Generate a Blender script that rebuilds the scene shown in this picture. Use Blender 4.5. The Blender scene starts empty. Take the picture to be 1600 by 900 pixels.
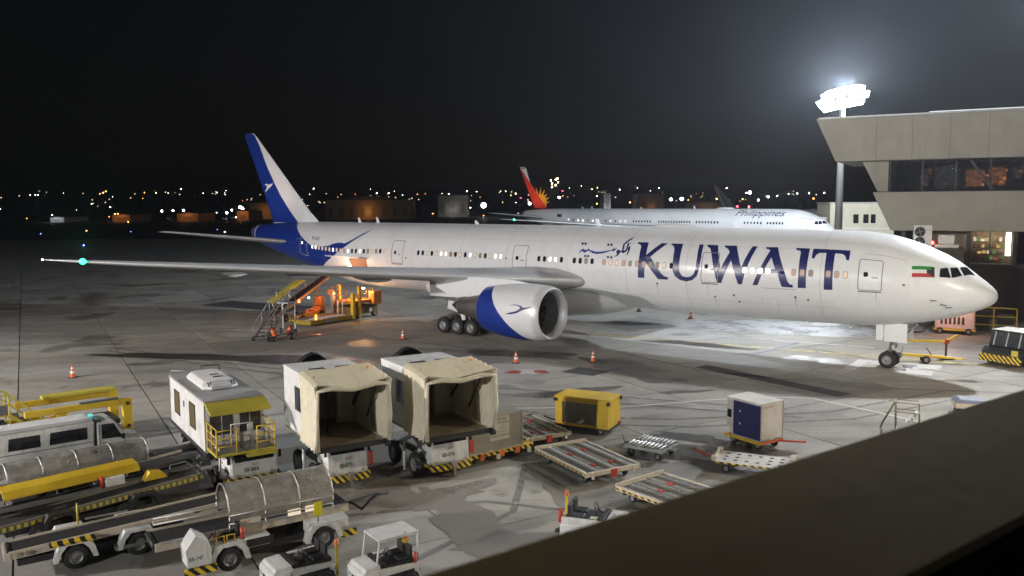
import bpy, bmesh, math, random
from mathutils import Vector, Matrix
from mathutils.geometry import tessellate_polygon
random.seed(7)
PI = math.pi
R = math.radians
scene = bpy.context.scene
COL = scene.collection
# ------------------------------------------------------------------ camera
CAM_H = 10.57
cam = bpy.data.cameras.new('camera')
cam.sensor_width = 36
cam.lens = 1314.1 / 1600 * 36
cam.clip_start = 0.05
cam.clip_end = 9000
cam.dof.use_dof = True
cam.dof.focus_distance = 48
cam.dof.aperture_fstop = 5.0
camo = bpy.data.objects.new('camera', cam)
COL.objects.link(camo)
camo.matrix_world = Matrix.Translation((0, 0, CAM_H)) @ Matrix.Rotation(R(90 - 5.79), 4, 'X') @ Matrix.Rotation(R(-0.304), 4, 'Z')
scene.camera = camo
# ------------------------------------------------------------------ night sky
world = bpy.data.worlds.new('World')
scene.world = world
world.use_nodes = True
nt = world.node_tree
sky = nt.nodes.new('ShaderNodeTexSky')
sky.sky_type = 'NISHITA'
sky.sun_disc = False
sky.sun_elevation = R(-4.0)
sky.sun_rotation = R(60)
bg = nt.nodes['Background']
bg.inputs['Strength'].default_value = 0.05
nt.links.new(sky.outputs[0], bg.inputs['Color'])
# ------------------------------------------------------------------ exposure and render
vs = scene.view_settings
vs.view_transform = 'Standard'
vs.look = 'None'
vs.exposure = -0.12
vs.gamma = 1
vs.use_curve_mapping = False
cy = scene.cycles
cy.use_denoising = True
cy.denoiser = 'OPENIMAGEDENOISE'
cy.use_adaptive_sampling = True
cy.adaptive_threshold = 0.025
cy.max_bounces = 6
cy.diffuse_bounces = 2
cy.glossy_bounces = 3
cy.transmission_bounces = 4
cy.transparent_max_bounces = 12
cy.volume_bounces = 0
cy.sample_clamp_indirect = 4
cy.caustics_reflective = False
cy.caustics_refractive = False
# floodlight powers (watts) and colours, used by the mast builders below
FLOOD = {
    'apron':    dict(loc=(40.7, 105.0, 23.2), power=28000, halo=210000, color=(0.86, 0.93, 1.0), r=1.4, aim=(0, 62, 0), spot=165),
    'terminal': dict(loc=(42.6, 68.0, 28.5), power=112000, halo=46000, color=(0.93, 0.96, 1.0), r=0.9, aim=(2, 43, 0), spot=84),
    'west':     dict(loc=(-62.0, 16.0, 18.0), power=170000, halo=0, color=(1.0, 0.92, 0.88), r=0.6, aim=(-20, 56, 6), spot=104),
    'south':    dict(loc=(-46.0, -31.0, 21.0), power=110000, halo=0, color=(0.98, 0.97, 0.95), r=0.6, aim=(0, 50, 0), spot=70),
    'east':     dict(loc=(30.0, 22.5, 16.0), power=34000, halo=0, color=(1.0, 0.88, 0.68), r=0.6, aim=(12, 42, 0), spot=130),
}

# ------------------------------------------------------------------ helpers
MATS = {}
def _nodes(name):
    m = bpy.data.materials.new(name)
    m.use_nodes = True
    t = m.node_tree
    return m, t, t.nodes['Principled BSDF']
def N(t, kind, **kw):
    n = t.nodes.new('ShaderNode' + kind)
    for k, v in kw.items():
        setattr(n, k, v)
    return n
def ramp(t, src, a, b, ca=(0, 0, 0, 1), cb=(1, 1, 1, 1)):
    r = N(t, 'ValToRGB')
    r.color_ramp.elements[0].position = a
    r.color_ramp.elements[1].position = b
    r.color_ramp.elements[0].color = ca
    r.color_ramp.elements[1].color = cb
    t.links.new(src, r.inputs[0])
    return r.outputs[0]
def mixc(t, fac, a, b, blend='MIX'):
    m = N(t, 'Mix', data_type='RGBA', blend_type=blend)
    if hasattr(fac, 'links'): t.links.new(fac, m.inputs[0])
    else: m.inputs[0].default_value = fac
    for i, c in ((6, a), (7, b)):
        if hasattr(c, 'links'): t.links.new(c, m.inputs[i])
        else: m.inputs[i].default_value = (*c[:3], 1)
    return m.outputs[2]
def noise(t, vec, scale, detail=4, rough=0.55):
    n = N(t, 'TexNoise')
    n.inputs['Scale'].default_value = scale
    n.inputs['Detail'].default_value = detail
    n.inputs['Roughness'].default_value = rough
    if vec is not None: t.links.new(vec, n.inputs['Vector'])
    return n.outputs['Fac']
def math_(t, op, a, b=None):
    n = N(t, 'Math', operation=op)
    for i, c in enumerate((a, b)):
        if c is None: continue
        if hasattr(c, 'links'): t.links.new(c, n.inputs[i])
        else: n.inputs[i].default_value = c
    return n.outputs[0]
def paint(name, rgb, rough=0.45, metal=0.0, dirt=0.35, scale=1.6, bump=0.02, alpha=None):
    """A worn painted or bare surface: base colour broken by grime blotches, streaks and fine speckle."""
    if name in MATS: return MATS[name]
    m, t, b = _nodes(name)
    tc = N(t, 'TexCoord').outputs['Object']
    big = ramp(t, noise(t, tc, scale, 5, 0.62), 0.42, 0.72)
    mp = N(t, 'Mapping'); mp.inputs['Scale'].default_value = (3.2, 3.2, 0.5)
    t.links.new(tc, mp.inputs['Vector'])
    streak = ramp(t, noise(t, mp.outputs[0], scale * 2.2, 3), 0.5, 0.8)
    fac = math_(t, 'MULTIPLY', math_(t, 'MAXIMUM', big, streak), dirt)
    dark = tuple(c * 0.45 + 0.01 for c in rgb)
    col = mixc(t, fac, rgb, dark)
    t.links.new(col, b.inputs['Base Color'])
    fine = noise(t, tc, scale * 14, 3)
    rr = N(t, 'MapRange'); rr.inputs[3].default_value = max(0.02, rough - 0.12); rr.inputs[4].default_value = min(1, rough + 0.2)
    t.links.new(fine, rr.inputs[0]); t.links.new(rr.outputs[0], b.inputs['Roughness'])
    b.inputs['Metallic'].default_value = metal
    if bump:
        bp = N(t, 'Bump'); bp.inputs['Strength'].default_value = bump * 6; bp.inputs['Distance'].default_value = 0.02
        t.links.new(fine, bp.inputs['Height']); t.links.new(bp.outputs[0], b.inputs['Normal'])
    if alpha is not None: b.inputs['Alpha'].default_value = alpha
    MATS[name] = m
    return m
def glow(name, rgb, strength, sample=False):
    if name in MATS: return MATS[name]
    m, t, b = _nodes(name)
    b.inputs['Base Color'].default_value = (0.02, 0.02, 0.02, 1)
    b.inputs['Emission Color'].default_value = (*rgb, 1)
    b.inputs['Emission Strength'].default_value = strength
    m.cycles.emission_sampling = 'AUTO' if sample else 'NONE'
    MATS[name] = m
    return m
def stripes(name, ca, cb, k=2.6, axis=(1, 0, 1), rough=0.5):
    """Diagonal warning stripes printed on a panel."""
    if name in MATS: return MATS[name]
    m, t, b = _nodes(name)
    tc = N(t, 'TexCoord').outputs['Object']
    d = N(t, 'VectorMath', operation='DOT_PRODUCT'); t.links.new(tc, d.inputs[0]); d.inputs[1].default_value = axis
    fr = math_(t, 'FRACT', math_(t, 'MULTIPLY', d.outputs['Value'], k))
    f = math_(t, 'GREATER_THAN', fr, 0.5)
    col = mixc(t, f, ca, cb)
    wear = ramp(t, noise(t, tc, 7, 5), 0.52, 0.7)
    col = mixc(t, math_(t, 'MULTIPLY', wear, 0.5), col, (0.10, 0.09, 0.08))
    t.links.new(col, b.inputs['Base Color'])
    b.inputs['Roughness'].default_value = rough
    MATS[name] = m
    return m
def glassy(name, rgb, rough=0.08, alpha=1.0, spec=0.6):
    if name in MATS: return MATS[name]
    m, t, b = _nodes(name)
    tc = N(t, 'TexCoord').outputs['Object']
    f = ramp(t, noise(t, tc, 3, 5), 0.4, 0.75)
    t.links.new(mixc(t, math_(t, 'MULTIPLY', f, 0.35), rgb, tuple(c * 1.6 + 0.03 for c in rgb)), b.inputs['Base Color'])
    b.inputs['Roughness'].default_value = rough
    b.inputs['Specular IOR Level'].default_value = spec
    if alpha < 1:
        rr = N(t, 'MapRange'); rr.inputs[3].default_value = max(0, alpha - 0.1); rr.inputs[4].default_value = alpha + 0.22
        t.links.new(f, rr.inputs[0]); t.links.new(rr.outputs[0], b.inputs['Alpha'])
    MATS[name] = m
    return m

class MB:
    """Collects shapes; build() links them as ONE mesh object."""
    def __init__(s): s.v = []; s.f = []; s.sm = []
    def add(s, vs_, fs, smooth=False, mat=None):
        o = len(s.v)
        s.v += [tuple(mat @ Vector(p)) if mat else tuple(p) for p in vs_]
        s.f += [tuple(i + o for i in f) for f in fs]
        s.sm += [smooth] * len(fs)
        return s
    def box(s, x0, x1, y0, y1, z0, z1, mat=None):
        return s.add([(x0, y0, z0), (x1, y0, z0), (x1, y1, z0), (x0, y1, z0), (x0, y0, z1), (x1, y0, z1), (x1, y1, z1), (x0, y1, z1)],
                     [(0, 3, 2, 1), (4, 5, 6, 7), (0, 1, 5, 4), (1, 2, 6, 5), (2, 3, 7, 6), (3, 0, 4, 7)], mat=mat)
    def bar(s, a, b, w, h=None):
        h = h or w
        a, b = Vector(a), Vector(b)
        d = (b - a); L = d.length
        q = d.to_track_quat('X', 'Z').to_matrix().to_4x4()
        return s.box(0, L, -w / 2, w / 2, -h / 2, h / 2, Matrix.Translation(a) @ q)
    def cyl(s, a, b, r0, r1=None, n=12, caps=True, smooth=True):
        r1 = r0 if r1 is None else r1
        a, b = Vector(a), Vector(b)
        q = (b - a).to_track_quat('Z', 'Y').to_matrix()
        vs_ = []
        for p, r in ((a, r0), (b, r1)):
            for i in range(n):
                an = 2 * PI * i / n
                vs_.append(p + q @ Vector((r * math.cos(an), r * math.sin(an), 0)))
        s.add(vs_, [(i, (i + 1) % n, n + (i + 1) % n, n + i) for i in range(n)], smooth)
        if caps:
            s.add(vs_, [tuple(range(n - 1, -1, -1)), tuple(range(n, 2 * n))])
        return s
    def tube(s, pts, r, n=6):
        pts = [Vector(p) for p in pts]
        vs_ = []
        for i, p in enumerate(pts):
            d = (pts[min(i + 1, len(pts) - 1)] - pts[max(i - 1, 0)])
            q = d.to_track_quat('Z', 'Y').to_matrix()
            for k in range(n):
                a = 2 * PI * k / n
                vs_.append(p + q @ Vector((r * math.cos(a), r * math.sin(a), 0)))
        fs = []
        for i in range(len(pts) - 1):
            for k in range(n):
                fs.append((i * n + k, i * n + (k + 1) % n, (i + 1) * n + (k + 1) % n, (i + 1) * n + k))
        s.add(vs_, fs, True)
        s.add(vs_, [tuple(range(n - 1, -1, -1)), tuple(range(len(vs_) - n, len(vs_)))])
        return s
    def prism(s, poly, a, b, axis='y', mat=None):
        """Polygon extruded from a to b along axis; poly is in the other two axes (in xyz order)."""
        def P(u, v, w): return {'x': (w, u, v), 'y': (u, w, v), 'z': (u, v, w)}[axis]
        n = len(poly)
        vs_ = [P(u, v, a) for u, v in poly] + [P(u, v, b) for u, v in poly]
        fs = [tuple(range(n)), tuple(range(2 * n - 1, n - 1, -1))] + [(i, n + i, n + (i + 1) % n, (i + 1) % n) for i in range(n)]
        return s.add(vs_, fs, mat=mat)
    def loft(s, rings, close=True, caps=True, smooth=True):
        n = len(rings[0])
        vs_ = [p for r in rings for p in r]
        fs = []
        for i in range(len(rings) - 1):
            for k in range(n if close else n - 1):
                fs.append((i * n + k, i * n + (k + 1) % n, (i + 1) * n + (k + 1) % n, (i + 1) * n + k))
        s.add(vs_, fs, smooth)
        if caps and close:
            s.add(vs_, [tuple(range(n - 1, -1, -1)), tuple(range(len(vs_) - n, len(vs_)))])
        return s
    def lathe(s, prof, origin=(0, 0, 0), axis='x', n=32, a0=0, a1=2 * PI, smooth=True):
        """prof: (distance along axis, radius)."""
        full = abs(a1 - a0 - 2 * PI) < 1e-6
        m = n if full else n + 1
        rings = []
        for d, r in prof:
            ring = []
            for i in range(m):
                a = a0 + (a1 - a0) * i / n
                c, sn = r * math.cos(a), r * math.sin(a)
                p = {'x': (d, c, sn), 'y': (c, d, sn), 'z': (c, sn, d)}[axis]
                ring.append((p[0] + origin[0], p[1] + origin[1], p[2] + origin[2]))
            rings.append(ring)
        return s.loft(rings, close=full, caps=False, smooth=smooth)
    def mesh(s, name):
        me = bpy.data.meshes.new(name)
        me.from_pydata(s.v, [], s.f)
        me.polygons.foreach_set('use_smooth', s.sm)
        bm = bmesh.new(); bm.from_mesh(me)
        bmesh.ops.remove_doubles(bm, verts=bm.verts, dist=1e-5)
        bmesh.ops.recalc_face_normals(bm, faces=bm.faces)
        bm.to_mesh(me); bm.free()
        return me
    def build(s, name, mat, parent=None, loc=None, rz=0, bevel=0):
        o = bpy.data.objects.new(name, s.mesh(name))
        o.data.materials.append(mat)
        COL.objects.link(o)
        if parent: o.parent = parent
        if loc is not None: o.location = loc
        o.rotation_euler.z = rz
        if bevel:
            b = o.modifiers.new('bevel', 'BEVEL'); b.width = bevel; b.segments = 2; b.limit_method = 'ANGLE'; b.angle_limit = R(40)
        return o
def tag(o, label=None, cat=None, group=None, kind=None):
    if label: o['label'] = label
    if cat: o['category'] = cat
    if group: o['group'] = group
    if kind: o['kind'] = kind
    return o
def thing(name, label, cat, loc=(0, 0, 0), rz=0, group=None):
    o = bpy.data.objects.new(name, None)
    o.empty_display_size = 0.3
    COL.objects.link(o)
    o.location = loc; o.rotation_euler.z = rz
    return tag(o, label, cat, group)
def clone(o, parent=None):
    c = o.copy(); COL.objects.link(c)
    if parent: c.parent = parent
    for ch in [x for x in bpy.data.objects if x.parent == o]:
        clone(ch, c)
    return c
def put(me_obj, name, parent, loc=(0, 0, 0), rot=(0, 0, 0)):
    """Another piece that shares the mesh of me_obj."""
    c = me_obj.copy(); c.name = name; COL.objects.link(c); c.parent = parent
    c.location = loc; c.rotation_euler = rot
    return c
def lamp(name, parent, loc, power, color, r=0.2, spot=None, aim=None):
    l = bpy.data.lights.new(name, 'SPOT' if spot else 'POINT')
    l.energy = power; l.color = color; l.shadow_soft_size = r
    if spot: l.spot_size = R(spot); l.spot_blend = 0.9
    o = bpy.data.objects.new(name, l); COL.objects.link(o)
    if parent: o.parent = parent
    o.location = loc
    if aim: o.rotation_euler = (Vector(aim) - Vector(loc)).to_track_quat('-Z', 'Y').to_euler()
    return o
def decal(name, polys, fn, mat, parent, step=None, holes=()):
    """Flat outline(s) in surface coordinates, cut into a fine mesh and laid on a curved surface by fn(u, v)."""
    bm = bmesh.new()
    for k, poly in enumerate(polys):
        loops = [[Vector((u, v, 0)) for u, v in poly]]
        if k == 0: loops += [[Vector((u, v, 0)) for u, v in h] for h in holes]
        vs_ = [bm.verts.new(p) for l in loops for p in l]
        for tri in tessellate_polygon(loops):
            try: bm.faces.new([vs_[i] for i in tri])
            except ValueError: pass
    if step:
        for ax in (0, 1):
            lo = min(v.co[ax] for v in bm.verts); hi = max(v.co[ax] for v in bm.verts)
            x = lo + step[ax]
            while x < hi:
                no = (1, 0, 0) if ax == 0 else (0, 1, 0)
                co = (x, 0, 0) if ax == 0 else (0, x, 0)
                bmesh.ops.bisect_plane(bm, geom=bm.verts[:] + bm.edges[:] + bm.faces[:], plane_co=co, plane_no=no)
                x += step[ax]
    for v in bm.verts: v.co = Vector(fn(v.co.x, v.co.y))
    for f in bm.faces: f.smooth = True
    me = bpy.data.meshes.new(name); bm.to_mesh(me); bm.free()
    me.materials.append(mat)
    o = bpy.data.objects.new(name, me); COL.objects.link(o); o.parent = parent
    return o
def text_polys(s, size, shear=0.0):
    """Outline faces of a line of text as flat polygons."""
    c = bpy.data.curves.new('lettering', 'FONT'); c.body = s; c.size = size; c.shear = shear
    o = bpy.data.objects.new('lettering', c); COL.objects.link(o)
    dg = bpy.context.evaluated_depsgraph_get(); dg.update()
    me = o.evaluated_get(dg).to_mesh()
    polys = [[(me.vertices[i].co.x, me.vertices[i].co.y) for i in p.vertices] for p in me.polygons]
    o.evaluated_get(dg).to_mesh_clear()
    bpy.data.objects.remove(o); bpy.data.curves.remove(c)
    return polys
def lettering(s, size, mat, parent, mtx, name='lettering', shear=0.0, sx=1.0):
    """Flat painted lettering laid on a panel; mtx places it (x right, y up, z out)."""
    return decal(name, text_polys(s, size, shear), lambda u, v: mtx @ Vector((u * sx, v, 0)), mat, parent)
def face_mtx(o, x, y):
    x = Vector(x).normalized(); y = Vector(y).normalized(); z = x.cross(y)
    m = Matrix((x, y, z)).transposed().to_4x4(); m.translation = Vector(o)
    return m
# shared materials
WHITE = paint('white_paint', (0.72, 0.72, 0.70), 0.4, dirt=0.62, scale=1.7)
YELLOW = paint('yellow_paint', (0.72, 0.48, 0.03), 0.42, dirt=0.5, scale=1.3)
OLIVE = paint('dull_yellow_paint', (0.55, 0.47, 0.06), 0.5, dirt=0.5, scale=1.4)
ORANGE = paint('orange_paint', (0.75, 0.17, 0.04), 0.45, dirt=0.4)
RED = paint('red_paint', (0.55, 0.05, 0.03), 0.45, dirt=0.4)
BLACK = paint('black_plastic', (0.018, 0.018, 0.02), 0.5, dirt=0.2)
DARK = paint('dark_metal', (0.05, 0.05, 0.052), 0.5, 0.5, dirt=0.3)
STEEL = paint('galvanised_steel', (0.42, 0.43, 0.43), 0.35, 0.85, dirt=0.4)
ALU = paint('bare_aluminium', (0.55, 0.55, 0.53), 0.38, 0.7, dirt=0.4)
RUBBER = paint('tyre_rubber', (0.02, 0.02, 0.021), 0.8, dirt=0.3)
BELT = paint('conveyor_belt_rubber', (0.022, 0.023, 0.024), 0.7, dirt=0.3)
GLASS = glassy('dark_glass', (0.012, 0.014, 0.018))
CLEAR = glassy('clear_plastic_cover', (0.36, 0.34, 0.30), 0.22, 0.62)
HAZARD = stripes('hazard_stripe', (0.75, 0.52, 0.03), (0.015, 0.015, 0.015), 3.4)
HAZARDY = stripes('hazard_stripe_across', (0.75, 0.52, 0.03), (0.015, 0.015, 0.015), 3.4, axis=(0, 1, 1))
INK = paint('printed_ink', (0.02, 0.022, 0.03), 0.5, dirt=0.1, bump=0)
INKRED = paint('printed_red_ink', (0.5, 0.03, 0.03), 0.5, dirt=0.1, bump=0)
# outlines of painted markings in surface coordinates: (metres aft of the nose, angle above the widest line) or nacelle / fin coordinates
DEC = {
 'K': [(22.85,0.713),(21.94,0.709),(21.87,0.373),(20.88,0.703),(20.39,0.7),(21.5,0.339),(20.57,-0.022),(20.32,-0.093),(20,-0.115),(20.02,-0.172),(20.79,-0.172),(21.85,0.218),(21.87,0.05),(21.9,-0.16),(22.42,-0.165),(22.4,0.043),(22.4,0.315),(22.44,0.589),(22.57,0.644),(22.77,0.657)],
 'U': [(20.07,0.699),(19.2,0.698),(19.17,0.353),(19.19,0.153),(19.11,0.024),(18.92,-0.062),(18.62,-0.092),(18.29,-0.074),(18.02,-0.008),(17.9,0.107),(17.88,0.335),(17.96,0.692),(17.64,0.696),(17.58,0.372),(17.63,0.095),(17.8,-0.053),(18.13,-0.148),(18.58,-0.188),(19.07,-0.164),(19.45,-0.079),(19.64,0.049),(19.67,0.229),(19.72,0.505),(19.82,0.607),(19.96,0.645),(20.07,0.65)],
 'W': [(17.37,0.693),(16.58,0.691),(16.34,0.438),(16.07,0.136),(15.6,0.512),(15.76,0.595),(16.03,0.639),(16.1,0.686),(15.23,0.69),(14.94,0.454),(14.63,0.172),(14.11,0.685),(13.77,0.685),(14.35,0.058),(14.54,-0.178),(14.81,-0.184),(15.38,0.337),(16.01,-0.178),(16.3,-0.177),(16.62,0.188),(16.88,0.466),(17.07,0.599),(17.31,0.64)],
 'A': [(13.19,0.677),(12.39,0.68),(12.17,0.497),(11.62,0.084),(11.46,-0.064),(11.33,-0.119),(11.12,-0.13),(11.12,-0.189),(11.85,-0.186),(12.14,0.094),(13.15,0.083),(13.46,-0.18),(13.81,-0.183),(13.28,0.212),(12.84,0.584),(12.9,0.614),(13.14,0.629)],
 'Ah': [(12.66,0.433),(13.02,0.174),(12.31,0.18)],
 'I': [(11.19,0.675),(10.3,0.674),(10.28,0.456),(10.29,0.135),(10.29,-0.182),(10.81,-0.189),(10.78,0.068),(10.8,0.354),(10.81,0.565),(10.88,0.607),(11.14,0.621)],
 'T': [(10.08,0.672),(7.82,0.665),(7.79,0.565),(7.79,0.438),(7.94,0.44),(8.05,0.534),(8.26,0.575),(8.68,0.577),(8.67,0.433),(8.65,0.133),(8.65,-0.19),(9.17,-0.195),(9.16,0.094),(9.18,0.409),(9.21,0.579),(9.63,0.573),(9.82,0.528),(9.89,0.446),(10.06,0.446),(10.08,0.541)],
 'ar0': [(23.36,0.6),(23.3,0.512),(23.35,0.398),(23.44,0.352),(23.46,0.377),(23.45,0.458),(23.48,0.531),(23.46,0.569)],
 'ar1': [(23.39,0.858),(23.39,0.815),(23.85,0.632),(23.82,0.527),(23.81,0.48),(23.7,0.465),(23.62,0.529),(23.66,0.651),(23.6,0.681),(23.5,0.705),(23.51,0.607),(23.49,0.504),(23.58,0.436),(23.78,0.399),(23.92,0.42),(24.13,0.43),(24.13,0.45),(23.92,0.468),(23.96,0.526),(23.99,0.636),(23.86,0.714),(23.61,0.812)],
 'ar2': [(24.3,0.49),(24.16,0.481),(24.05,0.441),(24.09,0.38),(24.21,0.333),(24.37,0.309),(24.51,0.31),(24.35,0.337),(24.28,0.369),(24.38,0.407),(24.39,0.453)],
 'ar3': [(24.44,0.548),(24.46,0.489),(24.63,0.438),(24.8,0.457),(25.13,0.419),(25.56,0.378),(26.03,0.356),(26.44,0.374),(26.72,0.42),(26.86,0.44),(26.99,0.399),(27.19,0.374),(27.33,0.416),(27.52,0.401),(27.63,0.332),(27.63,0.392),(27.51,0.446),(27.33,0.478),(27.18,0.449),(27,0.451),(26.89,0.49),(26.67,0.447),(26.22,0.414),(25.79,0.414),(25.39,0.435),(24.96,0.464),(24.74,0.486),(24.7,0.567),(24.64,0.499),(24.55,0.504)],
 'ad0': [(27.6,0.661),(27.41,0.617),(27.49,0.572),(27.68,0.614)],
 'ad1': [(27.33,0.663),(27.14,0.62),(27.22,0.575),(27.41,0.617)],
 'ad2': [(25.3,0.653),(25.12,0.611),(25.21,0.567),(25.38,0.608)],
 'ad3': [(25.03,0.656),(24.85,0.614),(24.93,0.57),(25.11,0.611)],
 'ad4': [(27.04,0.332),(26.88,0.296),(27,0.256),(27.15,0.292)],
 'ad5': [(26.77,0.332),(26.61,0.296),(26.73,0.256),(26.88,0.293)],
 'ad6': [(25.03,0.327),(24.88,0.291),(24.99,0.252),(25.14,0.288)],
 'ad7': [(24.74,0.325),(24.59,0.29),(24.7,0.251),(24.85,0.287)],
 'flag': [(4.28,0.51),(3.13,0.653),(3.04,0.335),(4.2,0.235)],
 'cw0': [(2.84,0.663),(2.49,0.795),(2.24,0.465),(2.81,0.384)],
 'cw1': [(2.37,0.841),(2.05,1.015),(1.74,0.753),(2,0.571),(2.2,0.481)],
 'cw2': [(1.95,1.082),(1.68,1.6),(1.17,1.308),(1.64,0.804)],
 'blue': [(63.89,1.162),(63.21,0.866),(62.44,0.65),(61.6,0.453),(60.57,0.27),(59.71,0.154),(59.26,0.111),(58,0.152),(56.64,0.228),(56.12,0.311),(55.68,0.351),(55.23,0.372),(54.77,0.374),(54.42,0.362),(53.56,0.5),(52.31,0.778),(51.38,1.031),(52.2,0.728),(53.82,0.36),(55.03,0.104),(56.23,-0.147),(57.25,-0.359),(58.48,-0.67)],
 'g1': [(59.27,0.076),(48.8,0.22)],
 'g2': [(44.51,0.22),(35.13,0.202)],
 'g3': [(31.31,0.182),(29.11,0.189)],
 'g4': [(27.98,0.171),(26.36,0.175)],
 'g5': [(25.29,0.173),(19.76,0.158)],
 'g6': [(14.39,0.124),(12.77,0.134)],
 'g7': [(11.09,0.132),(10.01,0.136)],
 'g8': [(8.93,0.134),(7.89,0.133)],
 'nblue': [(4.66,1.28),(4.43,0.942),(4.14,0.623),(3.77,0.343),(3.27,0.047),(2.69,-0.263),(2,-0.647),(1.46,-1.009),(1.2,-1.57)],
 'nbird': [(2.62,0.006),(2.29,0.059),(1.69,0.141),(1.37,0.242),(1.45,0.307),(1.7,0.338),(2.02,0.326),(2.31,0.296),(1.98,0.361),(1.58,0.362),(1.3,0.327),(1.12,0.28),(0.82,0.301),(0.42,0.361),(0.66,0.287),(1.07,0.201),(1.55,0.087),(2.08,0.019)],
 'finbird': [(68.81,12.78),(69.23,12.5),(69.95,12.15),(70.48,11.84),(70.47,12.03),(70.09,12.33),(70.13,12.58),(70.6,12.67),(70.22,12.77),(69.82,12.66)],
}
# ------------------------------------------------------------------ apron
def concrete_mat(name, base, warm, var=0.5, joint=False):
    m, t, b = _nodes(name)
    pos = N(t, 'NewGeometry').outputs['Position']
    n1 = noise(t, pos, 0.055, 6, 0.6)
    n2 = noise(t, pos, 0.35, 6, 0.65)
    n3 = noise(t, pos, 3.5, 5, 0.7)
    n4 = noise(t, pos, 28, 3, 0.6)
    col = mixc(t, ramp(t, n1, 0.36, 0.64), base, warm)
    st = ramp(t, n2, 0.47, 0.66)
    col = mixc(t, math_(t, 'MULTIPLY', st, var * .8), col, tuple(c * 0.42 for c in base))
    sp = ramp(t, n3, 0.5, 0.78)
    col = mixc(t, math_(t, 'MULTIPLY', sp, 0.3), col, tuple(c * 0.35 for c in warm))
    col = mixc(t, math_(t, 'MULTIPLY', ramp(t, n4, 0.45, 0.7), 0.25), col, tuple(min(1, c * 1.5) for c in base))
    # tyre and oil tracks run along the parking rows
    mp = N(t, 'Mapping'); mp.inputs['Rotation'].default_value = (0, 0, R(58)); mp.inputs['Scale'].default_value = (0.05, 0.6, 1)
    t.links.new(pos, mp.inputs['Vector'])
    tr = ramp(t, noise(t, mp.outputs[0], 1.0, 5, 0.6), 0.5, 0.68)
    col = mixc(t, math_(t, 'MULTIPLY', tr, 0.26), col, (0.05, 0.048, 0.044))
    # damp blotches with crisp edges
    wet = ramp(t, noise(t, pos, 0.13, 7, 0.62), 0.585, 0.61)
    col = mixc(t, math_(t, 'MULTIPLY', wet, 0.36), col, (0.045, 0.043, 0.042))
    if not joint:
        oi = N(t, 'ObjectInfo').outputs['Random']
        rr = N(t, 'MapRange'); rr.inputs[3].default_value = 0.78; rr.inputs[4].default_value = 1.12
        t.links.new(oi, rr.inputs[0])
        hsv = N(t, 'HueSaturation'); t.links.new(rr.outputs[0], hsv.inputs['Value']); t.links.new(col, hsv.inputs['Color'])
        col = hsv.outputs[0]
    t.links.new(col, b.inputs['Base Color'])
    ro = N(t, 'MapRange'); ro.inputs[3].default_value = 0.82; ro.inputs[4].default_value = 0.38
    t.links.new(wet, ro.inputs[0]); t.links.new(ro.outputs[0], b.inputs['Roughness'])
    b.inputs['Specular IOR Level'].default_value = 0.35
    bp = N(t, 'Bump'); bp.inputs['Strength'].default_value = 0.35; bp.inputs['Distance'].default_value = 0.015
    t.links.new(n4, bp.inputs['Height']); t.links.new(bp.outputs[0], b.inputs['Normal'])
    return m
CONC = concrete_mat('apron_concrete', (0.34, 0.34, 0.335), (0.38, 0.35, 0.29))
FARC = concrete_mat('airfield_surface', (0.06, 0.06, 0.056), (0.075, 0.07, 0.06), joint=True)
g = MB(); g.add([(-4000, -300, 0), (4000, -300, 0), (4000, 6000, 0), (-4000, 6000, 0)], [(0, 1, 2, 3)])
ground = tag(g.build('ground', FARC, loc=(0, 0, -0.03)), kind='structure')
# concrete bays: joints run 60 degrees to the picture plane
SL = 6.2
UN = Vector((math.cos(R(30)), math.sin(R(30)), 0)); VN = Vector((math.cos(R(-60)), math.sin(R(-60)), 0))
bay = MB(); h_ = SL / 2 - 0.03
bay.box(-h_, h_, -h_, h_, -0.028, 0.0)
bay_mesh = bay.mesh('slab'); bay_mesh.materials.append(CONC)
cells = []
for i in range(-40, 60):
    for j in range(-60, 30):
        c = UN * (5.35 + (i + 0.5) * SL) + VN * ((j + 0.5) * SL + 1.4)
        if c.y < 17 or c.y > 260: continue
        if abs(c.x) > c.y * 0.64 + 9 or c.x > 62: continue
        cells.append((c.length, c))
cells.sort(key=lambda q: q[0])
for k, (d, c) in enumerate(cells[:290]):
    o = bpy.data.objects.new('slab', bay_mesh); COL.objects.link(o); o.parent = ground
    o.location = (c.x, c.y, 0.03); o.rotation_euler.z = R(30)
far = MB()
for d, c in cells[290:]:
    far.box(-h_, h_, -h_, h_, -0.028, 0.0, Matrix.Translation((c.x, c.y, 0.03)) @ Matrix.Rotation(R(30), 4, 'Z'))
tag(far.build('far_slabs', CONC, ground), kind='stuff')
def marking_mat(name, rgb, wear=0.5, scale=1.5, rough=0.6):
    m, t, b = _nodes(name)
    pos = N(t, 'NewGeometry').outputs['Position']
    n1 = noise(t, pos, scale, 7, 0.7)
    n2 = noise(t, pos, scale * 9, 4, 0.7)
    f = ramp(t, math_(t, 'ADD', math_(t, 'MULTIPLY', n1, 0.7), math_(t, 'MULTIPLY', n2, 0.3)), wear - 0.02, wear + 0.06)
    b.inputs['Base Color'].default_value = (*rgb, 1)
    b.inputs['Roughness'].default_value = rough
    inv = math_(t, 'SUBTRACT', 1.0, f)
    t.links.new(inv, b.inputs['Alpha'])
    return m
WPAINT = marking_mat('white_marking', (0.5, 0.49, 0.47), 0.56)
LPAINT = marking_mat('thin_white_line_paint', (0.6, 0.59, 0.56), 0.68)
TYRE = marking_mat('tyre_mark', (0.19, 0.185, 0.175), 0.53, 0.6, 0.7)
YPAINT = marking_mat('yellow_marking', (0.55, 0.45, 0.08), 0.52)
RPAINT = marking_mat('red_marking', (0.38, 0.04, 0.03), 0.56)
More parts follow.
